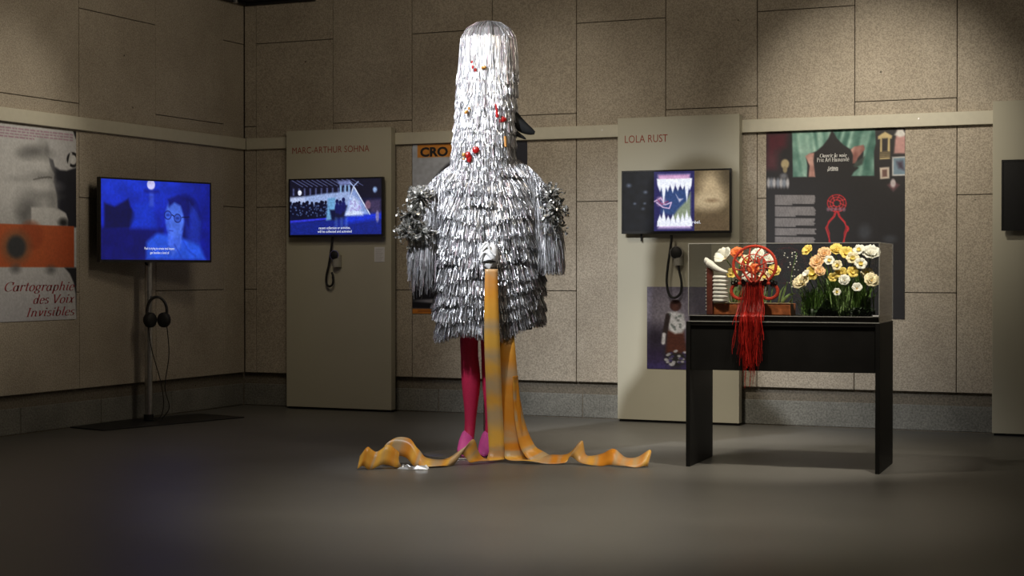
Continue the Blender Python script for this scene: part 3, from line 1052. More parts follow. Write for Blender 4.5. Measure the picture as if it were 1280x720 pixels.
p = Paint(200, 270, (33, 31, 34), 13)
p.mottle(4, .08)
p.poly([skB(*q) for q in ((85, 75), (205, 72), (196, 150), (140, 180), (130, 275), (85, 275))], (84, 24, 38), .02, .9)
p.poly([skB(*q) for q in ((85, 190), (150, 185), (145, 272), (85, 272))], (88, 50, 56), .03, .8)


folds = np.random.default_rng(2).random(180)


def curtain(pts, light, dark, fx, ph):
    m_ = p.poly_mask([skB(*q) for q in pts], .004)
    q1 = np.interp((p.U * fx + p.V * ph * .8 + .8 * np.sin(p.V * 9)) * .5, np.arange(-60, 120), folds)
    f = np.clip(q1 * .75 + p.noise(30) * .45 - .08, 0, 1)[..., None]
    c = np.asarray(dark) * (1 - f) + np.asarray(light) * f
    p.C = p.C * (1 - m_[..., None]) + c * m_[..., None]


GR, GD, PK, PD = (172, 206, 192), (44, 90, 80), (226, 184, 170), (132, 84, 78)
curtain(((230, 68), (455, 58), (435, 105), (405, 145), (370, 175), (325, 195), (310, 215), (318, 260), (315, 322), (235, 324)), GR, GD, 95, -30)
curtain(((458, 58), (696, 50), (700, 130), (690, 180), (692, 314), (565, 316), (578, 295), (605, 270), (585, 255), (630, 215), (635, 150), (560, 165), (520, 140), (485, 105)), GR, GD, 95, 34)
curtain(((306, 205), (330, 188), (356, 186), (352, 230), (362, 322), (325, 322), (330, 260)), PK, PD, 80, 10)
curtain(((562, 168), (580, 150), (632, 140), (640, 165), (600, 215), (590, 245), (572, 244), (574, 200)), PK, PD, 70, 20)
p.poly([skB(*q) for q in ((590, 235), (640, 205), (625, 250), (588, 268), (576, 258))], (58, 70, 66), .006)
u, v = skB(190, 250)
p.ell(u, v, .030, .026, (176, 160, 122), .2)
p.ell(u, v + .03, .016, .018, (150, 136, 104), .3)
for k, x in enumerate((95, 112, 128, 150, 168, 185, 205)):
    a, b_ = skB(x, 358)
    p.ell(a, b_, .012 + .004 * (k % 2), .026, (150, 158, 172) if k % 2 else (206, 204, 208), .4, .85)
u, v = skB(182, 318)
p.ell(u, v, .026, .014, (130, 132, 140), .5, .8)
# framed doorway, dress, small pictures
p.poly([skB(*q) for q in ((712, 92), (750, 66), (790, 88), (786, 104), (778, 106), (778, 218), (722, 222), (724, 108), (712, 108))], (196, 176, 128), .004)
p.poly([skB(*q) for q in ((734, 104), (766, 102), (764, 176), (734, 178))], (40, 36, 36), .004)
for k in range(4):
    p.line([skB(726, 182 + 9 * k), skB(776, 180 + 9 * k)], .003, (70, 62, 48), .004)
p.poly([skB(*q) for q in ((818, 58), (845, 58), (862, 95), (862, 188), (800, 188), (806, 110))], (190, 144, 140), .006)
p.poly([skB(*q) for q in ((802, 84), (820, 54), (846, 54), (862, 74), (862, 88), (830, 96))], (216, 214, 210), .006)
p.poly([skB(*q) for q in ((722, 268), (774, 264), (775, 328), (724, 332))], (206, 192, 178), .004)
p.poly([skB(*q) for q in ((735, 280), (762, 277), (763, 318), (736, 321))], (112, 84, 78), .004)
p.poly([skB(*q) for q in ((790, 208), (862, 204), (862, 312), (790, 314))], (214, 214, 214), .004)
p.poly([skB(*q) for q in ((797, 215), (862, 211), (862, 304), (797, 306))], (118, 142, 160), .004)
p.poly([skB(*q) for q in ((815, 235), (845, 230), (855, 280), (825, 270))], (64, 52, 70), .01)
p.poly([skB(*q) for q in ((765, 366), (790, 345), (795, 335), (801, 345), (830, 364), (796, 400))], (110, 76, 84), .008)
u, v = skB(795, 355)
p.ell(u, v, .018, .022, (196, 186, 190), .3)
# grey text block
v0 = skB(200, 428)[1]
for k in range(33):
    if k in (7, 15, 22, 28):
        continue
    cy = 430 + k * 8.2
    x = 136
    xe = 366 - rg.uniform(0, 16)
    if k in (6, 14, 21, 27):
        xe = 330 - rg.uniform(60, 100)
    while x < xe:
        l = rg.uniform(6, 18)
        a = skB(x, cy)
        b_ = skB(min(x + l, xe), cy)
        p.line([a, b_], .0042, (150, 146, 148), .004, .8)
        x += l + 4.5
# red woven figure
RD, RB = (196, 34, 44), (236, 66, 70)
for rr in (1, .72, .42):
    p.line([skB(484 + 52 * rr * math.cos(a), 470 + 48 * rr * math.sin(a)) for a in np.linspace(0, 6.283, 26)], .0028, RD, .004, .95)
for k in range(8):
    a = k / 8 * 6.283
    p.line([skB(484 + 18 * math.cos(a), 470 + 18 * math.sin(a)), skB(484 + 52 * math.cos(a + .3), 470 + 48 * math.sin(a + .3))], .0024, RB, .004, .8)
for x in (436, 455, 478, 502, 524):
    u, v = skB(x, 505)
    p.ell(u, v, .012, .010, (150, 110, 130), .5, .8)
for dx, sg in ((0, -1), (8, -1), (0, 1), (8, 1), (18, 1), (18, -1)):
    p.line([skB(484 + sg * q[0] + sg * dx * .4, q[1]) for q in ((2, 515), (12, 545), (40, 575), (62 - dx, 610), (52 - dx, 640), (36, 690))], .0026, RD if dx else RB, .004, .85)
p.line([skB(544, 600), skB(550, 612), skB(545, 626)], .004, RD)
for cx, cy, rx, ry in ((640, 630, .045, .04), (780, 668, .045, .02)):
    u, v = skB(cx, cy)
    p.ell(u, v, rx, ry, (66, 70, 78), .5, .7)
p.mottle(90, .05)
BPX = (-2.982 - 2.072) / 2
po = poster('black poster with green painted curtains and a red woven figure behind the case', (BPX, D - .004, 1.3275), 0, .910, 1.222, p)


def bx_(cx, cy):
    u, v = skB(cx, cy)
    return (u - .5) * .91, (.5 - v) * 1.222


for s, a, b_, cy, sl, nb in (('Ouvrir la voie', 388, 540, 210, .22, .062), ('Prix Art Humanité', 371, 553, 235, 0, .056)):
    place_text(serif_mesh(s, sl, nb, .016), 'lettering', 'ink_white', po, bx_(a, cy)[0], bx_(b_, cy)[0], bx_(460, cy)[1], -.0008, .026 if sl else .028)
place_text(text_mesh('Candidature', 1.0, 0, .01), 'lettering', 'ink_white', po, bx_(436, 275)[0], bx_(490, 275)[0], bx_(460, 276)[1], -.0008, .016)
place_text(text_mesh('par Lola Rust', 1.0, 0, .01), 'lettering', 'ink_white', po, bx_(432, 286)[0], bx_(492, 286)[0], bx_(460, 287)[1], -.0008, .016)

# print of a standing figure on the second panel
p = Paint(110, 150, (120, 114, 134), 14)
p.mix(np.abs(p.V - .35) * 0 + (p.V > .55) * np.clip((p.V - .55) * 4, 0, 1), (58, 46, 84), .95)
p.mix(np.clip(p.noise(7) * 1.2 - .3, 0, 1) * (p.V < .6), (88, 82, 102), .8)
p.ell(.35, .28, .30, .25, (176, 172, 184), .9, .6)
p.ell(.15, .62, .25, .14, (34, 28, 44), .8, .8)
p.rect(0, .93, 1, 1.01, (72, 64, 130), .05, .7)
FXX = lambda x: .47 + (x - .79) * .82
_e, _p, _l = p.ell, p.poly, p.line
fe = lambda x, y, a, b_, c, *r: _e(FXX(x), y, a * .82, b_, c, *r)
fp = lambda pts, *r: _p([(FXX(x), y) for x, y in pts], *r)
fl_ = lambda pts, *r: _l([(FXX(x), y) for x, y in pts], *r)
fe(.80, .82, .22, .17, (44, 42, 44), .3)
fp([(.62, .52), (.95, .52), (1.02, .80), (.60, .80)], (92, 50, 40), .02)
fp([(.64, .31), (.80, .30), (.95, .33), (1.0, .48), (.92, .56), (.78, .57), (.66, .53), (.62, .42)], (224, 226, 234), .015)
fl_([(.64, .35), (.58, .55), (.56, .66)], .030, (54, 44, 46), .02)
fl_([(.56, .58), (.545, .68)], .022, (222, 222, 232), .02)
fe(.79, .225, .115, .068, (62, 36, 34), .15)
fe(.78, .25, .07, .04, (104, 66, 58), .4, .7)
for k in range(34):
    x, y = rg.uniform(.60, 1.0), rg.uniform(.76, .96)
    fe(x, y, .035, .013, (198, 198, 206) if k % 3 else (70, 62, 110), .4, .9)
for k in range(12):
    x, y = rg.uniform(.66, .95), rg.uniform(.33, .52)
    fe(x, y, .025, .014, (120, 130, 132), .5, .8)
p.mottle(60, .12)
p_ = thing('art_print', 'unframed purple-grey print of a standing figure on the panel behind the case', 'print', (-3.564, 10.743, .641))
MB().box(-.215, .215, .0004, .002, -.277, .277).build('sheet', 'paper_white', p_)
p.build('printed_picture', -.215, .215, -.277, .277, 0, 'print', p_)

# ------------------------------------------------------------------ costumed mannequin
MX, MY, MR = -3.912, 8.471, R(23.976)
mn = thing('costumed_mannequin', 'mannequin in a tall silver tinsel costume with crimson legs and trailing gold ribbons', 'mannequin', (MX, MY, 0), MR)
nr = np.random.default_rng(21)

Z = lambda py: 2.523 - py / 226.0
XX = lambda px: (px - 610.0) / 226.0
col_prof = [(Z(30), .004, .045, .05), (Z(34), .004, .095, .09), (Z(42), .002, .128, .12), (Z(56), .004, .146, .135), (Z(100), -.003, .150, .14), (Z(150), -.014, .152, .145), (Z(200), -.028, .160, .15), (Z(240), -.035, .172, .16)]
tor_prof = [(Z(190), -.012, .13, .13), (Z(205), -.012, .165, .15), (Z(230), -.008, .225, .175), (Z(260), -.004, .262, .19), (Z(320), -.005, .272, .20), (Z(380), .004, .268, .205), (Z(425), .012, .255, .205)]


def interp(prof, z):
    a = np.array(prof)[::-1]
    z = np.asarray(z, float)
    return [np.interp(z, a[:, 0], a[:, k]) for k in (1, 2, 3)]


def core(prof, yoff, name, s=.93, seg=28):
    rings = []
    for z, cx, rx, ry in prof:
        rings.append([(cx + rx * s * math.cos(2 * math.pi * k / seg), yoff + ry * s * math.sin(2 * math.pi * k / seg), z) for k in range(seg)])
    return MB().loft(rings).build(name, 'costume_lining', mn, True)


core(col_prof, -.05, 'hood_lining')
core(tor_prof[:-1] + [(Z(412), .012, .25, .205)], 0, 'dress_lining')


def strip_mesh(name, P, wdt, twist0, twist1, tone, parent=mn, mat='foil', crinkle=.45):
    """P: N x K x 3 centre lines; each becomes a narrow twisted foil strip"""
    N, K, _ = P.shape
    t = np.linspace(0, 1, K)[None, :]
    ang = twist0[:, None] + (twist1 - twist0)[:, None] * t + nr.normal(0, crinkle, (N, K))
    dv = np.gradient(P, axis=1)
    dv /= np.linalg.norm(dv, axis=2, keepdims=True) + 1e-9
    a = np.stack([np.cos(ang), np.sin(ang), np.zeros_like(ang)], -1)
    a = a - dv * (a * dv).sum(-1, keepdims=True)
    a /= np.linalg.norm(a, axis=2, keepdims=True) + 1e-6
    hw = (wdt[:, None] * np.ones((1, K)))[..., None] * .5
    V = np.stack([P - a * hw, P + a * hw], 2).reshape(-1, 3)
    i = np.arange(N)[:, None] * K * 2 + np.arange(K - 1)[None, :] * 2
    F = np.stack([i, i + 1, i + 3, i + 2], -1).reshape(-1, 4)
    T = np.repeat(tone, K * 2, axis=0)
    o = from_np(name, V, F, mat, parent, tone=T)
    o['kind'] = 'stuff'
    return o


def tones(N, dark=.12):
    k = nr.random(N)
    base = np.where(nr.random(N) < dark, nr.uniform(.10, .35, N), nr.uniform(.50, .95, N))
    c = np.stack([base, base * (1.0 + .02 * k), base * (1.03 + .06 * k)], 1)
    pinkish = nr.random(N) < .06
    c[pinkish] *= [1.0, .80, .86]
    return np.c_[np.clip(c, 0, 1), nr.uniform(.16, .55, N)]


def fringe(name, prof, yoff, zc, length, n, swag=0.0, phase=0.0, freq=2.0, flare=.03, wd=.0058, dark=.12, hem=None, puff=.012):
    th = nr.uniform(0, 2 * math.pi, n)
    z0 = zc + swag * np.sin(freq * th + phase) + nr.normal(0, .003, n)
    if hem is not None:
        cx, rx, ry = interp(prof, z0)
        z0 = z0 + hem(cx + rx * np.cos(th))
    cx, rx, ry = interp(prof, z0)
    L = length * nr.uniform(.82, 1.10, n)
    K = 6
    t = np.linspace(0, 1, K)
    z = z0[:, None] - L[:, None] * t[None, :]
    cxb, rxb, ryb = interp(prof, z)
    keep = nr.uniform(.2, 1, n)[:, None] * flare * t[None, :] ** .7 + puff * np.sin(math.pi * np.minimum(t * 1.6, 1))[None, :] * nr.uniform(.4, 1.6, n)[:, None]
    rx_ = np.maximum(rxb, rx[:, None] * .97) + keep
    ry_ = np.maximum(ryb, ry[:, None] * .97) + keep
    sway = nr.normal(0, .022, n)[:, None] * t[None, :] + nr.normal(0, .003, (n, K)) * t[None, :]
    P = np.stack([cx[:, None] * .3 + cxb * .7 + rx_ * np.cos(th[:, None] + sway), yoff + ry_ * np.sin(th[:, None] + sway), z], -1)
    tw = th + math.pi / 2 + nr.normal(0, .5, n)
    strip_mesh(name, P, nr.uniform(.6, 1.3, n) * wd, tw, tw + nr.normal(0, .8, n), tones(n, dark))


# crown: strips run over the dome and fall
n = 2300
th = nr.uniform(0, 2 * math.pi, n)
K = 9
t = np.linspace(0, 1, K)
rr = np.sin(np.clip(t * 2.4, 0, 1) * math.pi / 2)
zz = np.where(t < .417, Z(29) - (1 - np.cos(np.clip(t * 2.4, 0, 1) * math.pi / 2)) * .11, Z(29) - .11 - (t - .417) * .30)
Lr = nr.uniform(.92, 1.12, n)[:, None]
wob = nr.normal(0, .030, n)[:, None] * t[None] + nr.normal(0, .004, (n, K)) * t[None]
r_x = .150 * rr[None] + .012 * t[None] * nr.uniform(0, 1.6, n)[:, None]
z_ = Z(29) - (Z(29) - zz)[None] * Lr
P = np.stack([.003 + r_x * np.cos(th[:, None] + wob), -.05 + r_x * .93 * np.sin(th[:, None] + wob), z_ + nr.normal(0, .004, n)[:, None]], -1)
tw = th + math.pi / 2 + nr.normal(0, .4, n)
strip_mesh('crown_fringe', P, nr.uniform(.6, 1.3, n) * .0029, tw, tw + nr.normal(0, 1.0, n), tones(n, .05))

# hood tiers
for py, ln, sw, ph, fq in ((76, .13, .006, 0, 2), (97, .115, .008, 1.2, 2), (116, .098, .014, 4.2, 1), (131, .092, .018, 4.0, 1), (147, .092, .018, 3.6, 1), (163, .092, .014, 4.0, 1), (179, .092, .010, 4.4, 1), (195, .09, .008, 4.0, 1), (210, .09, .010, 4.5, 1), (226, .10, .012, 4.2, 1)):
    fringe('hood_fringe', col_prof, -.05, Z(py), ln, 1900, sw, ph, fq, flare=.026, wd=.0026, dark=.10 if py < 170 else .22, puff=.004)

# dress tiers
hem = lambda x: .085 * np.clip((x - .03) / .24, 0, 1)
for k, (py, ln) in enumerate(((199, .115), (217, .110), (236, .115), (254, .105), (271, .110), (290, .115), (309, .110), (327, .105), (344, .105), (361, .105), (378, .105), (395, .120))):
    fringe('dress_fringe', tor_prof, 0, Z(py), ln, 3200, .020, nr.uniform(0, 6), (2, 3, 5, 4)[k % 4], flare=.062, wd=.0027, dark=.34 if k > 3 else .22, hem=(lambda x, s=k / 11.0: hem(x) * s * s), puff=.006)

# sleeves: arms under long curtains of tinsel
for side, path, zend, n in ((-1, [(588, 206), (567, 216), (545, 238), (532, 268), (536, 302)], Z(372), 6200), (1, [(630, 204), (650, 213), (671, 236), (683, 266), (682, 298)], Z(342), 5400)):
    c = spline([(XX(a), -.03 - .05 * i / 4, Z(b_)) for i, (a, b_) in enumerate(path)], 30)
    MB().tube(c, [.05 - .012 * i / 29 for i in range(30)], 14).build('sleeve', 'costume_lining', mn, True)
    u = nr.random(n) ** .9
    k = u * 28.9
    i = k.astype(int)
    f = (k - i)[:, None]
    base = c[i] * (1 - f) + c[i + 1] * f
    a = nr.uniform(0, 2 * math.pi, n)
    rad = .058
    off = np.stack([np.cos(a) * rad * side, np.sin(a) * rad, np.abs(np.sin(a * 2)) * .02], 1)
    st0 = base + off
    L = np.minimum(nr.uniform(.16, .34, n), np.maximum(st0[:, 2] - zend, .08)) * nr.uniform(.85, 1.05, n)
    K = 6
    t = np.linspace(0, 1, K)
    P = st0[:, None, :] + np.zeros((1, K, 1))
    P[:, :, 2] -= L[:, None] * t[None]
    P[:, :, 0] += side * (.045 * nr.uniform(0, 1, n))[:, None] * t[None] ** .6
    P[:, :, 1] -= (.035 * nr.uniform(0, 1, n))[:, None] * t[None] ** .6
    P += nr.normal(0, .0012, (n, K, 1)) * t[None, :, None]
    tw = nr.uniform(0, math.pi, n)
    strip_mesh('sleeve_fringe', P, nr.uniform(.6, 1.3, n) * .0028, tw, tw + nr.normal(0, 1.2, n), tones(n, .20))

# foil pompoms at the cuffs: rosettes of curled foil leaves
for px, py, r, n, yy in ((526, 248, .062, 90, -.13), (514, 270, .060, 90, -.14), (512, 290, .066, 110, -.14), (530, 292, .055, 70, -.15), (688, 246, .060, 90, -.12), (692, 266, .066, 110, -.13), (692, 286, .056, 80, -.12)):
    c = np.array([XX(px), yy, Z(py)])
    d = nr.normal(0, 1, (n, 3))
    d /= np.linalg.norm(d, axis=1, keepdims=True)
    K = 6
    t = np.linspace(0, 1, K)
    side_ = np.cross(d, nr.normal(0, 1, (n, 3)))
    side_ /= np.linalg.norm(side_, axis=1, keepdims=True)
    L = r * nr.uniform(.85, 1.35, n)
    P = c + (d[:, None, :] * np.sin(t * 2.0)[None, :, None] + side_[:, None, :] * ((1 - np.cos(t * 2.0)) * .35)[None, :, None]) * L[:, None, None]
    tw = nr.uniform(0, 6.28, n)
    tn = np.c_[nr.uniform(.25, .9, n)[:, None] * np.array([1, 1, .97]), nr.uniform(.12, .3, n)]
    strip_mesh('foil_pompom', P, nr.uniform(.010, .016, n), tw, tw + nr.normal(0, .5, n), tn, crinkle=.1)

# beak, ornaments, mouth
bk = []
for k in range(9):
    f = k / 8
    cx, cz = XX(640) + f * .125, Z(147) - f * .088 - .012 * math.sin(f * 3.1)
    rw, rh = .030 * (1 - f) ** .75 + .006, .040 * (1 - f) ** .7 + .008
    bk.append([(cx + .3 * rh * math.sin(a), -.07 + rw * math.cos(a), cz + rh * math.sin(a)) for a in [2 * math.pi * j / 14 for j in range(14)]])
MB().loft(bk).build('beak', 'beak_rubber', mn, True)
bk = []
for k in range(7):
    f = k / 6
    cx, cz = XX(638) + f * .085, Z(163) - f * .050
    rw, rh = .024 * (1 - f) ** .75 + .004, .018 * (1 - f) ** .7 + .004
    bk.append([(cx, -.07 + rw * math.cos(a), cz + rh * math.sin(a)) for a in [2 * math.pi * j / 12 for j in range(12)]])
MB().loft(bk).build('lower_beak', 'beak_rubber', mn, True)


def trinket(px, py, s_, mat, y, lbl, seed):
    q = np.random.default_rng(seed)
    mb_ = MB()
    for k in range(4):
        d = q.normal(0, s_ * .45, 2)
        mb_.ellipsoid((XX(px) + d[0], y - .004 * k, Z(py) + d[1] * 1.2), (s_ * q.uniform(.35, .7), s_ * .35, s_ * q.uniform(.5, .9)), 8, 6)
    o_ = mb_.build('ornament', mat, mn, True)
    o_['label'] = lbl
    o_['kind'] = 'stuff'


trinket(593, 196, .030, 'ornament_red', -.216, 'shiny red ornament', 8)
trinket(627, 153, .026, 'ornament_red', -.172, 'dark red ornament', 1)
trinket(584, 142, .018, 'ornament_gold', -.196, 'gold ornament', 2)
trinket(592, 88, .013, 'ornament_red', -.208, 'small red ornament', 3)
trinket(606, 90, .014, 'ornament_gold', -.206, 'small gold ornament', 4)
trinket(582, 199, .014, 'ornament_gold', -.210, 'small gold ornament', 5)
MB().tube([(XX(620), -.205, Z(134)), (XX(622), -.202, Z(150))], [.005, .009], 8).build('ornament', 'ornament_red', mn, True)
MB().tube([(XX(631), -.17, Z(173)), (XX(632), -.18, Z(186))], [.010, .008], 8).build('ornament', 'ornament_gold', mn, True)

# white mouth from which the ribbons fall
mz = Z(322)
prof = [(.075, .012, .0), (.062, .034, .03), (.035, .048, .045), (.0, .053, .052), (-.030, .048, .055), (-.052, .038, .050), (-.062, .020, .03)]
rings = []
for dz, rw, dp in prof:
    rings.append([(XX(612) + rw * math.cos(a), -.235 - dp * max(0, math.sin(a)) - .006 * math.sin(a), mz + dz + .010 * math.sin(3 * a)) for a in [2 * math.pi * j / 20 for j in range(20)]])
mk = MB().loft(rings).build('mouth_piece', 'mask_white', mn, True)
MB().tube(spline([(XX(603), -.285, mz - .028), (XX(612), -.297, mz - .020), (XX(620), -.283, mz - .024)], 12), [.003 + .004 * math.sin(k / 11 * 3.14) for k in range(12)], 8).build('slit', 'black_rubber', mk, True)
for q in ([(602, 312), (609, 304), (613, 313), (620, 320)], [(600, 324), (607, 316), (616, 324)]):
    MB().tube(spline([(XX(a), -.290, Z(b_)) for a, b_ in q], 14), .006, 8).build('fold', 'mask_white', mk, True)

# legs and pumps
for lx, ly, px in ((586, .02, 0), (612, .0, 0)):
    dx = XX(lx)
    rings = []
    for z, cx, rx, ry, cy in ((.98, .02, .068, .072, .02), (.80, .010, .060, .065, .01), (.68, .000, .052, .056, .0), (.61, .000, .050, .055, -.005), (.55, .002, .049, .053, .0), (.47, .007, .053, .056, .012), (.41, .010, .053, .057, .018),
                              (.34, .010, .047, .050, .016), (.26, .009, .037, .040, .010), (.19, .006, .031, .035, .006), (.14, .003, .030, .036, .0), (.10, -.003, .031, .045, -.012), (.075, -.006, .033, .055, -.03)):
        rings.append([(dx + cx + rx * math.cos(a), ly + cy + ry * math.sin(a), z) for a in [2 * math.pi * j / 20 for j in range(20)]])
    MB().loft(rings).build('leg', 'tights', mn, True)
    # pump: heel high at the back, toe forward and slightly outward
    rings = []
    for f, w_, hb, ht in ((0, .020, .070, .115), (.12, .031, .062, .135), (.3, .036, .045, .142), (.5, .041, .022, .118), (.7, .043, .010, .078), (.85, .037, .008, .052), (.96, .020, .009, .036), (1, .006, .012, .026)):
        cy = ly + .05 - f * .215
        cx = dx - .006 - f * .022
        h = (ht - hb) / 2
        rings.append([(cx + w_ * math.cos(a), cy, (ht + hb) / 2 + h * math.sin(a)) for a in [2 * math.pi * j / 18 for j in range(18)]])
    sh = MB().loft(rings).build('shoe', 'pink_leather', mn, True)
    rings = []
    for f, w_, hb in ((0, .018, .066), (.12, .029, .056), (.3, .034, .038), (.5, .040, .014), (.7, .043, .0085), (.85, .037, .0085), (.97, .018, .0085)):
        cy = ly + .05 - f * .215
        cx = dx - .006 - f * .022
        rings.append([(cx - w_, cy, hb - .003), (cx + w_, cy, hb - .003), (cx + w_, cy, hb + .009), (cx - w_, cy, hb + .009)])
    MB().loft(rings).build('sole', 'black_rubber', sh)
    MB().tube([(dx - .007, ly + .045, .07), (dx - .007, ly + .048, .0085)], [.012, .006], 10).build('heel', 'black_rubber', sh, True)
MB().disc((-.135, .0, .008), .225, -.008, 'z', 48).build('base_plate', 'brushed_steel', mn, True)
MB().tube([(-.02, .09, .008), (-.02, .09, .9)], .008, 10).build('support_rod', 'brushed_steel', mn, True)


# gold ribbons
def ribbon(name, pts, wv, n, seed):
    """pts: centre line; wv: half-width vectors at the same knots"""
    c = spline(pts, n)
    wd = spline(wv, n)
    low = np.clip((.06 - c[:, 2]) / .05, 0, 1)[:, None]
    wd = wd * (1 + .30 * low)
    c = c + np.array([0, 0, .010]) * low
    V = np.stack([c - wd, c - wd * .33, c + wd * .33, c + wd], 1).reshape(-1, 3)
    g = np.random.default_rng(seed)
    k1 = np.interp(np.arange(n), np.linspace(0, n, n // 5 + 2), g.random(n // 5 + 2))
    k2 = np.interp(np.arange(n), np.linspace(0, n, n // 3 + 2), g.random(n // 3 + 2))
    gold, amber, grey = srgb((246, 190, 84)), srgb((226, 146, 48)), srgb((196, 170, 132))
    T = []
    for i in range(n):
        for j in range(4):
            f = np.clip(k1[i] * 1.5 - .25 + .15 * (g.random() - .5), 0, 1)
            h = np.clip((k2[i] - .42) * 2.2 + .3 * (g.random() - .5), 0, .9)
            T.append((gold * (1 - f) + amber * f) * (1 - h) + grey * h)
    F = []
    for i in range(n - 1):
        for j in range(3):
            a = i * 4 + j
            F.append((a, a + 1, a + 5, a + 4))
    o = from_np(name, V, F, 'satin', mn, True, tone=np.array(T))
    md = o.modifiers.new('thick', 'SOLIDIFY')
    md.thickness = .0016
    md.offset = 0
    return o


W = .042
FX = (W, 0, 0)
ribbon('ribbon', [(.022, -.300, 1.035), (.022, -.300, .86), (.026, -.305, .62), (.036, -.320, .36), (.048, -.340, .12), (.052, -.352, .030), (.040, -.380, .006),
                  (-.010, -.41, .008), (-.06, -.45, .020), (-.100, -.47, .095), (-.150, -.49, .045), (-.22, -.53, .012), (-.32, -.56, .016), (-.37, -.52, .040), (-.42, -.47, .090), (-.50, -.46, .095), (-.545, -.49, .055), (-.47, -.56, .030), (-.46, -.62, .040), (-.52, -.65, .075), (-.585, -.66, .040), (-.625, -.67, .068), (-.66, -.67, .030)],
       [(W * .82, .004, 0), (W * .9, 0, 0), FX, FX, (W, .004, 0), (W, .012, 0), (W * .9, .02, 0),
        (.03, .03, 0), (.024, .030, .010), (.032, .006, .040), (.024, .010, .040), (.004, .04, .010), (.004, .04, .014), (.012, .026, .034), (.014, .014, .046), (.020, .008, .048), (.006, .010, .044), (-.02, .030, .024), (.004, .026, .032), (.012, .012, .050), (.014, .016, .040), (.012, .010, .048), (.004, .018, .026)], 210, 5)
ribbon('ribbon', [(.106, -.17, .70), (.108, -.235, .60), (.122, -.29, .36), (.138, -.33, .14), (.146, -.345, .040), (.165, -.36, .008), (.24, -.38, .008), (.33, -.41, .014),
                  (.42, -.44, .026), (.472, -.45, .085), (.515, -.46, .022), (.60, -.49, .022), (.655, -.52, .046), (.72, -.55, .020), (.78, -.57, .018), (.83, -.58, .046), (.85, -.575, .040)],
       [(W * .9, 0, 0), FX, (W * 1.18, 0, 0), (W * 1.2, .004, 0), (W * 1.15, .014, 0), (W * .9, .03, 0), (.02, .038, 0), (.006, .04, .014),
        (.008, .034, .016), (.030, .008, .042), (.010, .034, .014), (.006, .036, .022), (.012, .026, .036), (.006, .038, .014), (.008, .034, .018), (.016, .022, .036), (.010, .014, .034)], 150, 9)
ribbon('ribbon', [(.150, -.285, .46), (.158, -.292, .34), (.178, -.31, .20), (.215, -.335, .085), (.270, -.355, .026), (.325, -.372, .008)],
       [(.014, .016, 0), (.018, .018, 0), (.026, .022, .004), (.034, .022, .012), (.034, .030, .014), (.022, .036, .004)], 60, 14)

# crumpled silver scrap by the ribbon end
g = np.random.default_rng(3)
V, F = [], []
for k in range(16):
    c = np.array([-.44 + .12 * g.random(), -.70 + .05 * g.random(), .004])
    a = g.uniform(0, 3.14)
    d = np.array([math.cos(a), .4 * math.sin(a), 0]) * g.uniform(.02, .05)
    q = len(V)
    V += [c - d, c + d, c + d * .5 + [0, .01, g.uniform(.008, .025)], c - d * .6 + [0, .008, g.uniform(.004, .018)]]
    F.append((q, q + 1, q + 2, q + 3))
o = from_np('foil_scrap', np.array(V), F, 'foil', mn, tone=np.c_[np.ones((len(V), 3)) * .85, np.ones(len(V)) * .3])
o['kind'] = 'stuff'

# ------------------------------------------------------------------ black table and clear case
TX, TY, TA = -2.741, 8.405, R(4)
tb = thing('display_table', 'black slab-sided table with a deep apron under the glass case', 'table', (TX, TY, 0), TA)
MB().box(0, .022, 0, .52, 0, .7600, .0015).build('leg_panel', 'black_laminate', tb)
MB().box(.978, 1.0, 0, .52, 0, .7600, .0015).build('leg_panel', 'black_laminate', tb)
MB().box(.0225, .9775, .012, .030, .508, .7395, .001).build('apron', 'black_laminate', tb)
MB().box(.0225, .9775, .490, .508, .508, .7395, .001).build('apron', 'black_laminate', tb)
MB().box(.0225, .9775, .004, .516, .740, .7600, .0015).build('table_top', 'black_laminate', tb)

cs = thing('display_case', 'long clear acrylic case standing on the black table', 'case', (TX, TY, .7605), TA)
CW0, CW1, CD, CH, TT = .012, .998, .515, .405, .004
MB().box(CW0 + .006, CW1 - .006, .008, CD - .006, 0, .030, .001).build('base_board', 'black_laminate', cs)
MB().box(CW0, CW1, .0, TT, .036, CH).build('pane', 'acrylic', cs)
MB().box(CW0, CW1, CD - TT, CD, .0, CH).build('pane', 'acrylic', cs)
MB().box(CW0, CW0 + TT, TT + .0005, CD - TT - .0005, .0, CH).build('pane', 'acrylic', cs)
MB().box(CW1 - TT, CW1, TT + .0005, CD - TT - .0005, .0, CH).build('pane', 'acrylic', cs)
MB().box(CW0, CW1, .0, CD, CH + .0005, CH + TT).build('pane', 'acrylic', cs)
for q in ((CW0, CW1, -.0015, -.0003, CH, CH + TT), (CW0, CW0 + .003, -.0015, -.0003, .036, CH - .0005), (CW1 - .003, CW1, -.0015, -.0003, .036, CH - .0005),
          (CW1 + .0003, CW1 + .0015, .004, CD, CH, CH + TT), (CW1 + .0003, CW1 + .0015, CD - .003, CD, .0, CH - .0005),
          (CW0, CW1, .0, .0045, .0305, .0335), (CW0, CW1, -.001, .0065, .0, .0035)):
    MB().box(*q).build('edge', 'acrylic_edge', cs)
MB().box(.965, .994, -.0022, -.0006, .0345, .041).build('label_strip', 'paper_white', cs)


def in_case(name, label, cat, x, y, z=.7905, group=None, rz=0.0):
    c, s = math.cos(TA), math.sin(TA)
    return thing(name, label, cat, (TX + x * c - y * s, TY + x * s + y * c, z), TA + rz, group)


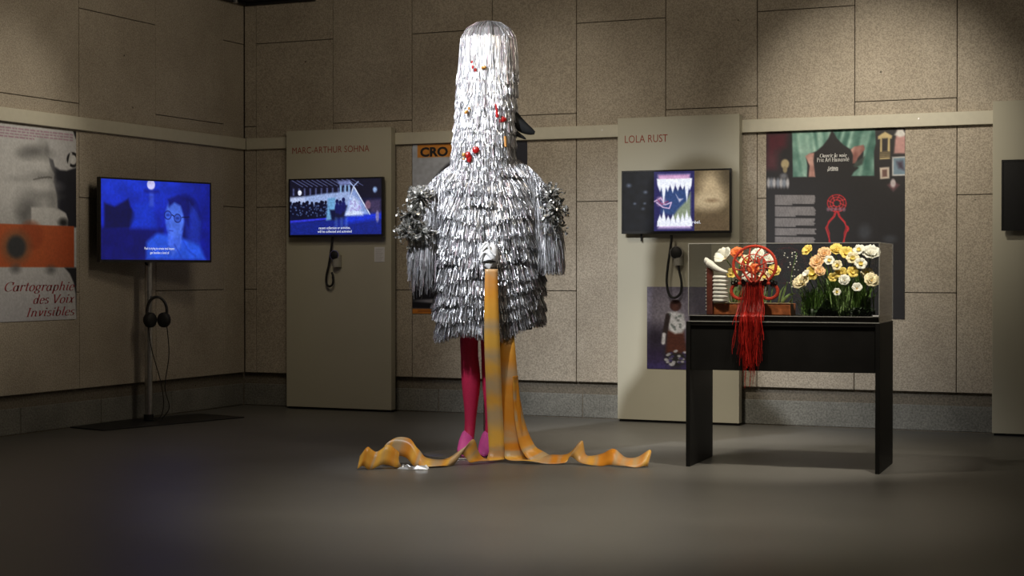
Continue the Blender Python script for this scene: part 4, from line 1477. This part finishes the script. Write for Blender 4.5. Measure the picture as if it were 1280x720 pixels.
# wooden trough
wx = in_case('wooden_trough', 'low reddish wooden trough inside the case under the woven mask', 'box', .315, .20)
MB().box(-.21, .21, -.075, -.062, 0, .062, .002).build('front_board', 'terracotta_wood', wx)
MB().box(-.21, .21, .062, .075, 0, .062, .002).build('back_board', 'terracotta_wood', wx)
for s in (-1, 1):
    MB().box(s * .2035 - .0065, s * .2035 + .0065, -.0615, .0615, 0, .062, .002).build('end_board', 'terracotta_wood', wx)
MB().box(-.196, .196, -.0615, .0615, 0, .012).build('bottom_board', 'terracotta_wood', wx)
MB().box(-.213, .213, -.078, -.060, .0622, .068, .0015).build('rim', 'pale_wood', wx)
for k in range(3):
    MB().box(-.2105 + .14 * k + .004, -.2105 + .14 * (k + 1), -.0775, -.0752, .006, .058, .001).build('slat', 'terracotta_wood', wx)

# ivory ribs on a dark spine
rb = in_case('rib_sculpture', 'stack of pale tooth-like rolls on a dark beaded spine inside the case', 'sculpture', .135, .115)
MB().box(-.052, -.018, -.008, .020, 0, .255, .006).build('spine', 'dark_leather', rb)
for k in range(8):
    z = .078 + k * .0205
    if k < 7:
        MB().tube([(-.022, .004, z), (-.010, -.004, z + .001), (.02, -.012, z), (.048, -.010, z - .001), (.060 + .003 * (k % 3), -.004, z)], [.004, .0092, .0100, .0085, .003], 12).build('roll', 'ivory', rb, True)
for k in range(13):
    MB().ellipsoid((-.054, .002, .03 + k * .0175), (.005, .005, .005), 8, 5).build('bead', 'ivory', rb, True)
MB().tube(spline([(-.055, .004, .285), (-.040, .0, .275), (-.012, -.006, .255), (.025, -.01, .236), (.066, -.006, .226)], 14), [.004, .011, .017, .020, .021, .020, .018, .017, .016, .015, .013, .011, .008, .004], 12).build('top_roll', 'ivory', rb, True)
MB().tube(spline([(-.060, .004, .305), (-.050, .002, .285), (-.030, .0, .268)], 8), [.003, .010, .014, .016, .016, .014, .012, .008], 10).build('top_roll', 'ivory', rb, True)

# red woven mask with hanging strands
mkx, mky = .347, .075
ms = in_case('woven_mask', 'red woven hoop mask with long hanging strands in the case', 'mask', mkx, mky)
Zm = lambda z: z - .7905
aa = np.linspace(0, 2 * math.pi, 49)
hoop = [(.112 * math.cos(a), .0, Zm(1.054) + .100 * math.sin(a)) for a in aa]
MB().tube(hoop, .0075, 8, False).build('hoop', 'red_weave', ms, True)
knots = MB()
for k in range(64):
    a = 2 * math.pi * k / 64
    knots.ellipsoid((.112 * math.cos(a), 0, Zm(1.054) + .100 * math.sin(a)), (.0085, .0095, .0085), 6, 4)
o = knots.build('binding', 'red_weave', ms, True)
o['kind'] = 'stuff'
for k in range(12):
    a = 2 * math.pi * k / 12 + .2
    inner = .032 + .012 * math.sin(k * 2.3)
    pts = [(.108 * math.cos(a), 0, Zm(1.054) + .096 * math.sin(a)), (.07 * math.cos(a + .16), -.016, Zm(1.050) + .062 * math.sin(a + .16)), (inner * math.cos(a + .1), -.026, Zm(1.042) + inner * math.sin(a + .1))]
    MB().tube(spline(pts, 8), .0036, 6).build('spoke', 'red_weave', ms, True)
for r_, dz in ((.036, 0), (.066, .004)):
    MB().tube([(r_ * math.cos(a), -.024 + .12 * r_, Zm(1.044) + dz + r_ * .95 * math.sin(a)) for a in np.linspace(0, 2 * math.pi, 33)], .0034, 6, False).build('weave_ring', 'red_weave', ms, True)
for pts in ([(-.055, -.012, 1.075), (-.050, -.022, 1.02), (-.030, -.028, .985), (-.010, -.028, .965)], [(.050, -.012, 1.085), (.052, -.022, 1.03), (.032, -.028, .985), (.012, -.028, .965)],
            [(-.022, -.026, 1.10), (-.030, -.030, 1.055), (-.012, -.032, 1.035), (-.006, -.028, .97)], [(.020, -.026, 1.095), (.030, -.030, 1.06), (.012, -.032, 1.04), (.008, -.028, .97)]):
    MB().tube(spline([(a, b_, Zm(c)) for a, b_, c in pts], 14), .0058, 7).build('weave_strand', 'red_weave', ms, True)
for s in (-1, 1):
    kn = MB()
    for k in range(26):
        a = 2 * math.pi * k / 26
        kn.ellipsoid((s * .076 + .046 * math.cos(a), -.004, Zm(.920) + .040 * math.sin(a)), (.0102, .0105, .0102), 6, 4)
    kn.build('loop_binding', 'red_weave', ms, True)['kind'] = 'stuff'
    MB().tube([(s * .076 + .046 * math.cos(a), -.004, Zm(.920) + .040 * math.sin(a)) for a in np.linspace(0, 2 * math.pi, 33)], .0085, 8, False).build('side_loop', 'red_weave', ms, True)
    for k in range(6):
        bx = s * .076 + .036 * math.cos(k * 1.05)
        MB().ring((bx, 0, Zm(.962) + .011 * math.sin(k * 2.1)), .005, .0105, -.016, -.006, 12).build('bead', 'bead_black', ms, True)
MB().tube(spline([(-.060, 0, Zm(.958)), (-.03, -.008, Zm(.962)), (.0, -.012, Zm(.962)), (.03, -.008, Zm(.964)), (.075, 0, Zm(.978))], 16), [.004 + .008 * math.sin(k / 15 * 3.14) for k in range(16)], 10).build('knot_band', 'red_hair', ms, True)
g = np.random.default_rng(17)
groups = 9
for q in range(groups):
    n = 46
    x0 = -.040 + .078 * (q + .5) / groups
    xs0 = x0 + g.normal(0, .008, n)
    zt = Zm(g.uniform(.93, .975, n))
    zb = Zm(np.where(g.random(n) < .10, g.uniform(.42, .54, n), .76 - .24 * g.random(n) ** .8))
    if q in (0, 8):
        zb = Zm(g.uniform(.56, .80, n))
    xe = xs0 * g.uniform(.9, 1.5, n) - .006 + g.normal(0, .011, n)
    K = 9
    t = np.linspace(0, 1, K)
    zz = zt[:, None] + (zb - zt)[:, None] * t[None]
    # strands lean forward, leave through the gap below the front pane and hang outside
    lev = np.array([[Zm(.99), -.012], [Zm(.93), -.020], [Zm(.86), -.034], [Zm(.81), -.060], [Zm(.793), -.082], [Zm(.76), -.090], [Zm(.3), -.092]])[::-1]
    zlev = np.sort(np.unique(np.concatenate([lev[:, 0]])))
    P = np.zeros((n, K + 4, 3))
    for i in range(n):
        zs = np.sort(np.concatenate([zz[i], [Zm(.812), Zm(.800), Zm(.790), Zm(.765)]]))[::-1]
        tt = (zt[i] - zs) / (zt[i] - zb[i])
        P[i, :, 2] = zs
        P[i, :, 0] = xs0[i] + (xe[i] - xs0[i]) * tt ** .8 + .004 * np.sin(zs * 40 + i)
        P[i, :, 1] = np.interp(zs, lev[:, 0], lev[:, 1]) + g.normal(0, .003)
    P[:, :, 1] = np.where((P[:, :, 2] < Zm(.823)) & (P[:, :, 2] > Zm(.79)), np.clip(P[:, :, 1], -.2, -.02), P[:, :, 1])
    tw = g.uniform(0, 6.28, n)
    tone = np.array([.34, .010, .008]) * g.uniform(.4, 1.5, n)[:, None] + np.array([.05, .012, .006]) * g.random(n)[:, None]
    strip_mesh('hair_strands', P, g.uniform(.0016, .0042, n), tw, tw + g.normal(0, 1, n), tone, ms, 'satin', 0.0)


# ---- flowers
def petal_mesh(n, L, Wd, cup, seed, layers=1, ruff=.0):
    gq = np.random.default_rng(seed)
    V, F = [], []
    for ly in range(layers):
        s = 1 - .28 * ly
        for k in range(n):
            a = 2 * math.pi * (k + .5 * ly) / n + gq.normal(0, .08)
            lift = cup + .35 * ly
            ca, sa = math.cos(a), math.sin(a)
            q = len(V)
            for i, (rr, ww) in enumerate(((.08, .25), (.40, .85), (.75, 1.0), (1.0, .35))):
                for j in (-1, 0, 1):
                    r_ = rr * L * s
                    up = math.sin(rr * 1.5) * lift * L * s + (.10 * L * (abs(j)) * rr) + gq.normal(0, ruff) * L
                    lat = j * ww * Wd * .5 * s
                    V.append((r_ * ca * math.cos(lift * .6) - lat * sa, r_ * sa * math.cos(lift * .6) + lat * ca, up))
            for i in range(3):
                for j in range(2):
                    b0 = q + i * 3 + j
                    F.append((b0, b0 + 1, b0 + 4, b0 + 3))
    return np.array(V), F


def flower(label, x, y, z, kind, size, tilt, az, seed, foot, stem='leaf_green', group=None):
    """head at local (x,y,z) of the table frame; foot = where its stem is planted"""
    mat, n, lay, cup, heart_c = kind
    t = in_case('flower', label, 'flower', foot[0], foot[1], foot[2], group)
    V, F = petal_mesh(n, size, size * (1.35 if n <= 5 else .95), cup, seed, lay, .05)
    rot = Matrix.Rotation(az, 3, 'Z') @ Matrix.Rotation(tilt, 3, 'X')
    M3 = np.array(rot)
    off = np.array([x - foot[0], y - foot[1], z - foot[2]])
    o = from_np('petals', V @ M3.T + off, F, mat, t, True)
    md = o.modifiers.new('thick', 'SOLIDIFY')
    md.thickness = .0008
    hc = MB()
    if heart_c:
        seg = 9
        rings = [[(rr * size * math.cos(2 * math.pi * k / seg), rr * size * math.sin(2 * math.pi * k / seg), zz * size) for k in range(seg)] for rr, zz in ((.10, .02), (.22, .16), (.26, .36), (.34, .48), (.20, .34), (.05, .20))]
        hc.loft(rings)
        h = hc.build('trumpet', heart_c, t, True)
    else:
        hc.ellipsoid((0, 0, size * .16), (size * .16, size * .16, size * .12), 9, 6)
        h = hc.build('flower_center', 'flower_heart', t, True)
    for v in h.data.vertices:
        v.co = Vector(M3 @ np.array(v.co) + off)
    up = np.array(rot @ Vector((0, 0, 1)))
    p1 = off - up * size * .05
    p2 = off - up * size * .9 - np.array([0, 0, size * .3])
    MB().tube(spline([p1, p2, [off[0] * .45, off[1] * .45, off[2] * .45], [0, 0, 0]], 14), .0026, 6).build('stem', stem, t, True)
    return t


DAF_Y = ('petal_yellow', 6, 1, .35, 'petal_yellow')
DAF_C = ('petal_cream', 6, 1, .35, 'petal_yellow')
DAF_W = ('petal_white', 6, 1, .30, 'petal_yellow')
PEACH = ('petal_peach', 7, 3, .50, None)
PEON_W = ('petal_white', 9, 3, .50, None)
PEON_C = ('petal_cream', 9, 3, .45, None)
LILY = ('petal_white', 6, 1, .75, None)
OR_F = ('petal_orange', 7, 2, .5, None)
YEL = ('petal_yellow', 7, 3, .5, None)
FR = -.35          # heads tip towards the room
right = [
    ('yellow flower leaning out at the upper left of the right bouquet', .605, .20, 1.128, DAF_Y, .034, 1.0, -.5, .70),
    ('peach frilled flower near the top of the right bouquet', .690, .19, 1.108, PEACH, .038, 1.0, .1, .73),
    ('bright yellow flower at the top centre of the right bouquet', .748, .22, 1.126, YEL, .038, .9, .2, .76),
    ('pale yellow flower right of the top centre of the right bouquet', .802, .20, 1.112, DAF_Y, .040, 1.0, .3, .78),
    ('cream flower tucked under the yellow blooms of the right bouquet', .838, .17, 1.086, DAF_C, .036, 1.1, .2, .80),
    ('small white flower at the top right of the right bouquet', .868, .20, 1.128, DAF_W, .034, .9, -.2, .84),
    ('large white peony at the top right corner of the case', .922, .22, 1.104, PEON_W, .052, .8, .3, .87),
    ('round apricot flower at mid left of the right bouquet', .658, .17, 1.062, PEACH, .042, 1.0, -.1, .72),
    ('small white star flower between the apricot and yellow blooms', .722, .15, 1.076, DAF_W, .028, 1.1, .1, .75),
    ('yellow and peach flower below the apricot bloom', .640, .15, 1.006, DAF_Y, .044, 1.1, -.2, .71),
    ('peach-hearted flower beside the yellow one at left of the right bouquet', .672, .14, 1.018, PEACH, .032, 1.1, .4, .72),
    ('wide white and peach bloom lowest at the left of the right bouquet', .588, .13, .956, PEON_C, .050, .9, -.4, .68),
    ('tiny yellow flower in the middle of the right bouquet', .785, .14, 1.012, DAF_Y, .034, 1.1, .1, .78),
    ('lime-yellow flower right of the middle of the right bouquet', .838, .15, 1.014, DAF_Y, .034, 1.1, .5, .81),
    ('white flower low in the middle of the right bouquet', .806, .12, .972, PEON_W, .032, 1.1, .0, .79),
    ('cream peony at the right side of the case', .934, .16, .968, PEON_C, .044, 1.0, .4, .87),
    ('white flower behind the cream peony', .905, .22, 1.006, DAF_C, .036, 1.0, .2, .86),
    ('cream star flower under the large white peony', .880, .16, 1.058, DAF_W, .034, 1.1, .3, .84),
    ('small cream flower above the tiny yellow one in the right bouquet', .770, .13, 1.050, DAF_C, .030, 1.2, -.3, .77),
    ('small pale yellow flower left of the white low flower in the right bouquet', .742, .13, .990, DAF_Y, .026, 1.3, .3, .75),
    ('half-open white bud low at the right of the right bouquet', .868, .12, .930, LILY, .030, 1.0, .2, .83),
    ('small white blossom near the base in the middle of the right bouquet', .770, .10, .915, DAF_W, .022, 1.2, .1, .77),
    ('half-open yellow bud beside the wide white and peach bloom', .615, .12, 1.000, LILY, .026, .8, -.6, .69),
]
for i, (lb, x, y, z, kd, s, ti, az, fx) in enumerate(right):
    flower(lb, x, y, z, kd, s, ti, az, 40 + i, (fx, .26 + .02 * (i % 3), .7925), group='flowers of the right bouquet')
left_f = [
    ('white lily at the upper left behind the woven mask', .170, .205, 1.082, LILY, .058, .9, -.5, .22),
    ('orange flower touching the top left of the mask hoop', .222, .235, 1.112, OR_F, .038, .9, -.1, .25),
    ('pale yellow flower beside the ivory rolls', .205, .200, 1.010, DAF_Y, .034, 1.1, -.2, .23),
    ('cream flower seen through the left half of the hoop', .275, .215, 1.070, DAF_C, .040, 1.1, .0, .29),
    ('white flower seen through the top of the hoop', .335, .225, 1.105, PEON_W, .038, 1.0, .0, .33),
    ('white flower seen through the upper right of the hoop', .395, .225, 1.078, PEON_W, .036, 1.0, .2, .38),
    ('orange flower in the middle of the hoop', .318, .200, 1.030, OR_F, .034, 1.1, .0, .32),
    ('yellow flower seen through the right half of the hoop', .425, .205, 1.020, YEL, .036, 1.1, .2, .40),
    ('white flower low behind the hoop', .292, .180, .985, PEON_W, .034, 1.1, .0, .30),
    ('cream flower low right behind the hoop', .378, .185, .990, DAF_C, .034, 1.1, .1, .37),
]
for i, (lb, x, y, z, kd, s, ti, az, fx) in enumerate(left_f):
    flower(lb, x, y, z, kd, s, ti, az, 70 + i, (fx, .20, .8035), group='flowers behind the woven mask')


# ---- foliage
def blades(name, label, base, n, h, spread, wd, mat, seed, droop=.5):
    t = in_case(name, label, 'foliage', base[0], base[1], base[2])
    gq = np.random.default_rng(seed)
    K = 6
    tt = np.linspace(0, 1, K)
    a = gq.uniform(0, 6.28, n)
    L = h * gq.uniform(.45, 1.0, n)
    rr = spread * gq.uniform(.2, 1.0, n)
    s0 = gq.normal(0, spread * .22, (n, 2))
    P = np.zeros((n, K, 3))
    P[:, :, 0] = s0[:, :1] + (rr * np.cos(a))[:, None] * tt ** 1.5
    P[:, :, 1] = s0[:, 1:] * .6 + (rr * np.sin(a) * .6)[:, None] * tt ** 1.5
    P[:, :, 2] = np.abs(L[:, None] * (tt - droop * .5 * tt ** 3))
    dirn = a + math.pi / 2
    ax = np.stack([np.cos(dirn), np.sin(dirn), np.zeros(n)], 1)
    prof_ = np.array([.5, 1, 1, .85, .55, .05])
    V = np.stack([P - ax[:, None, :] * (wd * prof_ * .5)[None, :, None], P + ax[:, None, :] * (wd * prof_ * .5)[None, :, None]], 2).reshape(-1, 3)
    i = np.arange(n)[:, None] * K * 2 + np.arange(K - 1)[None, :] * 2
    F = np.stack([i, i + 1, i + 3, i + 2], -1).reshape(-1, 4)
    o = from_np('leaves', V, F, mat, t, True)
    o['kind'] = 'stuff'
    return t


blades('grass_clump', 'feathery green foliage at the lower left of the right bouquet', (.635, .17, .7925), 300, .21, .10, .0040, 'leaf_green', 1)
blades('grass_clump', 'dense green foliage in the centre of the right bouquet', (.745, .24, .7925), 260, .33, .12, .006, 'leaf_green', 2)
blades('grass_clump', 'green leaves under the peonies at the right of the case', (.870, .22, .7925), 220, .30, .10, .006, 'leaf_green', 3)
blades('leaf_clump', 'pale narrow leaves between the stems of the right bouquet', (.79, .15, .7925), 90, .30, .10, .005, 'leaf_pale', 4)
blades('leaf_clump', 'dark low leaves along the base of the right bouquet', (.70, .13, .7925), 110, .085, .13, .012, 'leaf_dark', 5, .9)
blades('leaf_clump', 'dark low leaves at the right corner of the case base', (.875, .13, .7925), 100, .085, .11, .012, 'leaf_dark', 6, .9)
blades('leaf_clump', 'green blades in the trough left of the mask', (.225, .195, .8035), 60, .20, .05, .007, 'leaf_pale', 7)
blades('leaf_clump', 'green blades in the trough behind the hoop', (.33, .20, .8035), 90, .22, .075, .007, 'leaf_green', 8)
lv = in_case('leaf_clump', 'long arching green leaves right of the mask', 'foliage', .455, .20, .8035)
for pts, wd in (([(0, 0, 0), (.015, -.02, .07), (.035, -.03, .13), (.048, -.04, .165)], .016), ([(0, 0, 0), (.02, -.02, .06), (.055, -.03, .095), (.095, -.04, .105)], .017), ([(-.02, 0, 0), (.0, -.02, .07), (.01, -.03, .11), (.03, -.04, .14)], .012), ([(0, 0, 0), (.03, -.02, .03), (.06, -.03, .06), (.075, -.03, .09)], .012)):
    c = spline(pts, 10)
    V, F = [], []
    for i, q in enumerate(c):
        k = math.sin(math.pi * min(1, .15 + i / 9 * .85)) * wd * .5
        V += [q + [-k * .5, 0, k * .8], q + [0, .003, 0], q + [k * .5, 0, -k * .8]]
    for i in range(9):
        for j in range(2):
            F.append((i * 3 + j, i * 3 + j + 1, i * 3 + j + 4, i * 3 + j + 3))
    o = from_np('leaf', np.array(V), F, 'leaf_pale', lv, True)
    o.modifiers.new('thick', 'SOLIDIFY').thickness = .001
sp = in_case('flower_sprig', 'sprig of tiny white flowers in the gap between mask and bouquet', 'foliage', .505, .26)
MB().tube(spline([(0, 0, 0), (.005, 0, .10), (.0, -.01, .20), (.03, -.01, .33)], 14), .0016, 5).build('stem', 'leaf_green', sp)
bl_ = MB()
for k in range(26):
    bl_.ellipsoid((.01 + g.normal(0, .022), g.normal(0, .015), .26 + g.normal(0, .05)), (.004, .003, .004), 6, 4)
o = bl_.build('blossoms', 'petal_white', sp)
o['kind'] = 'stuff'
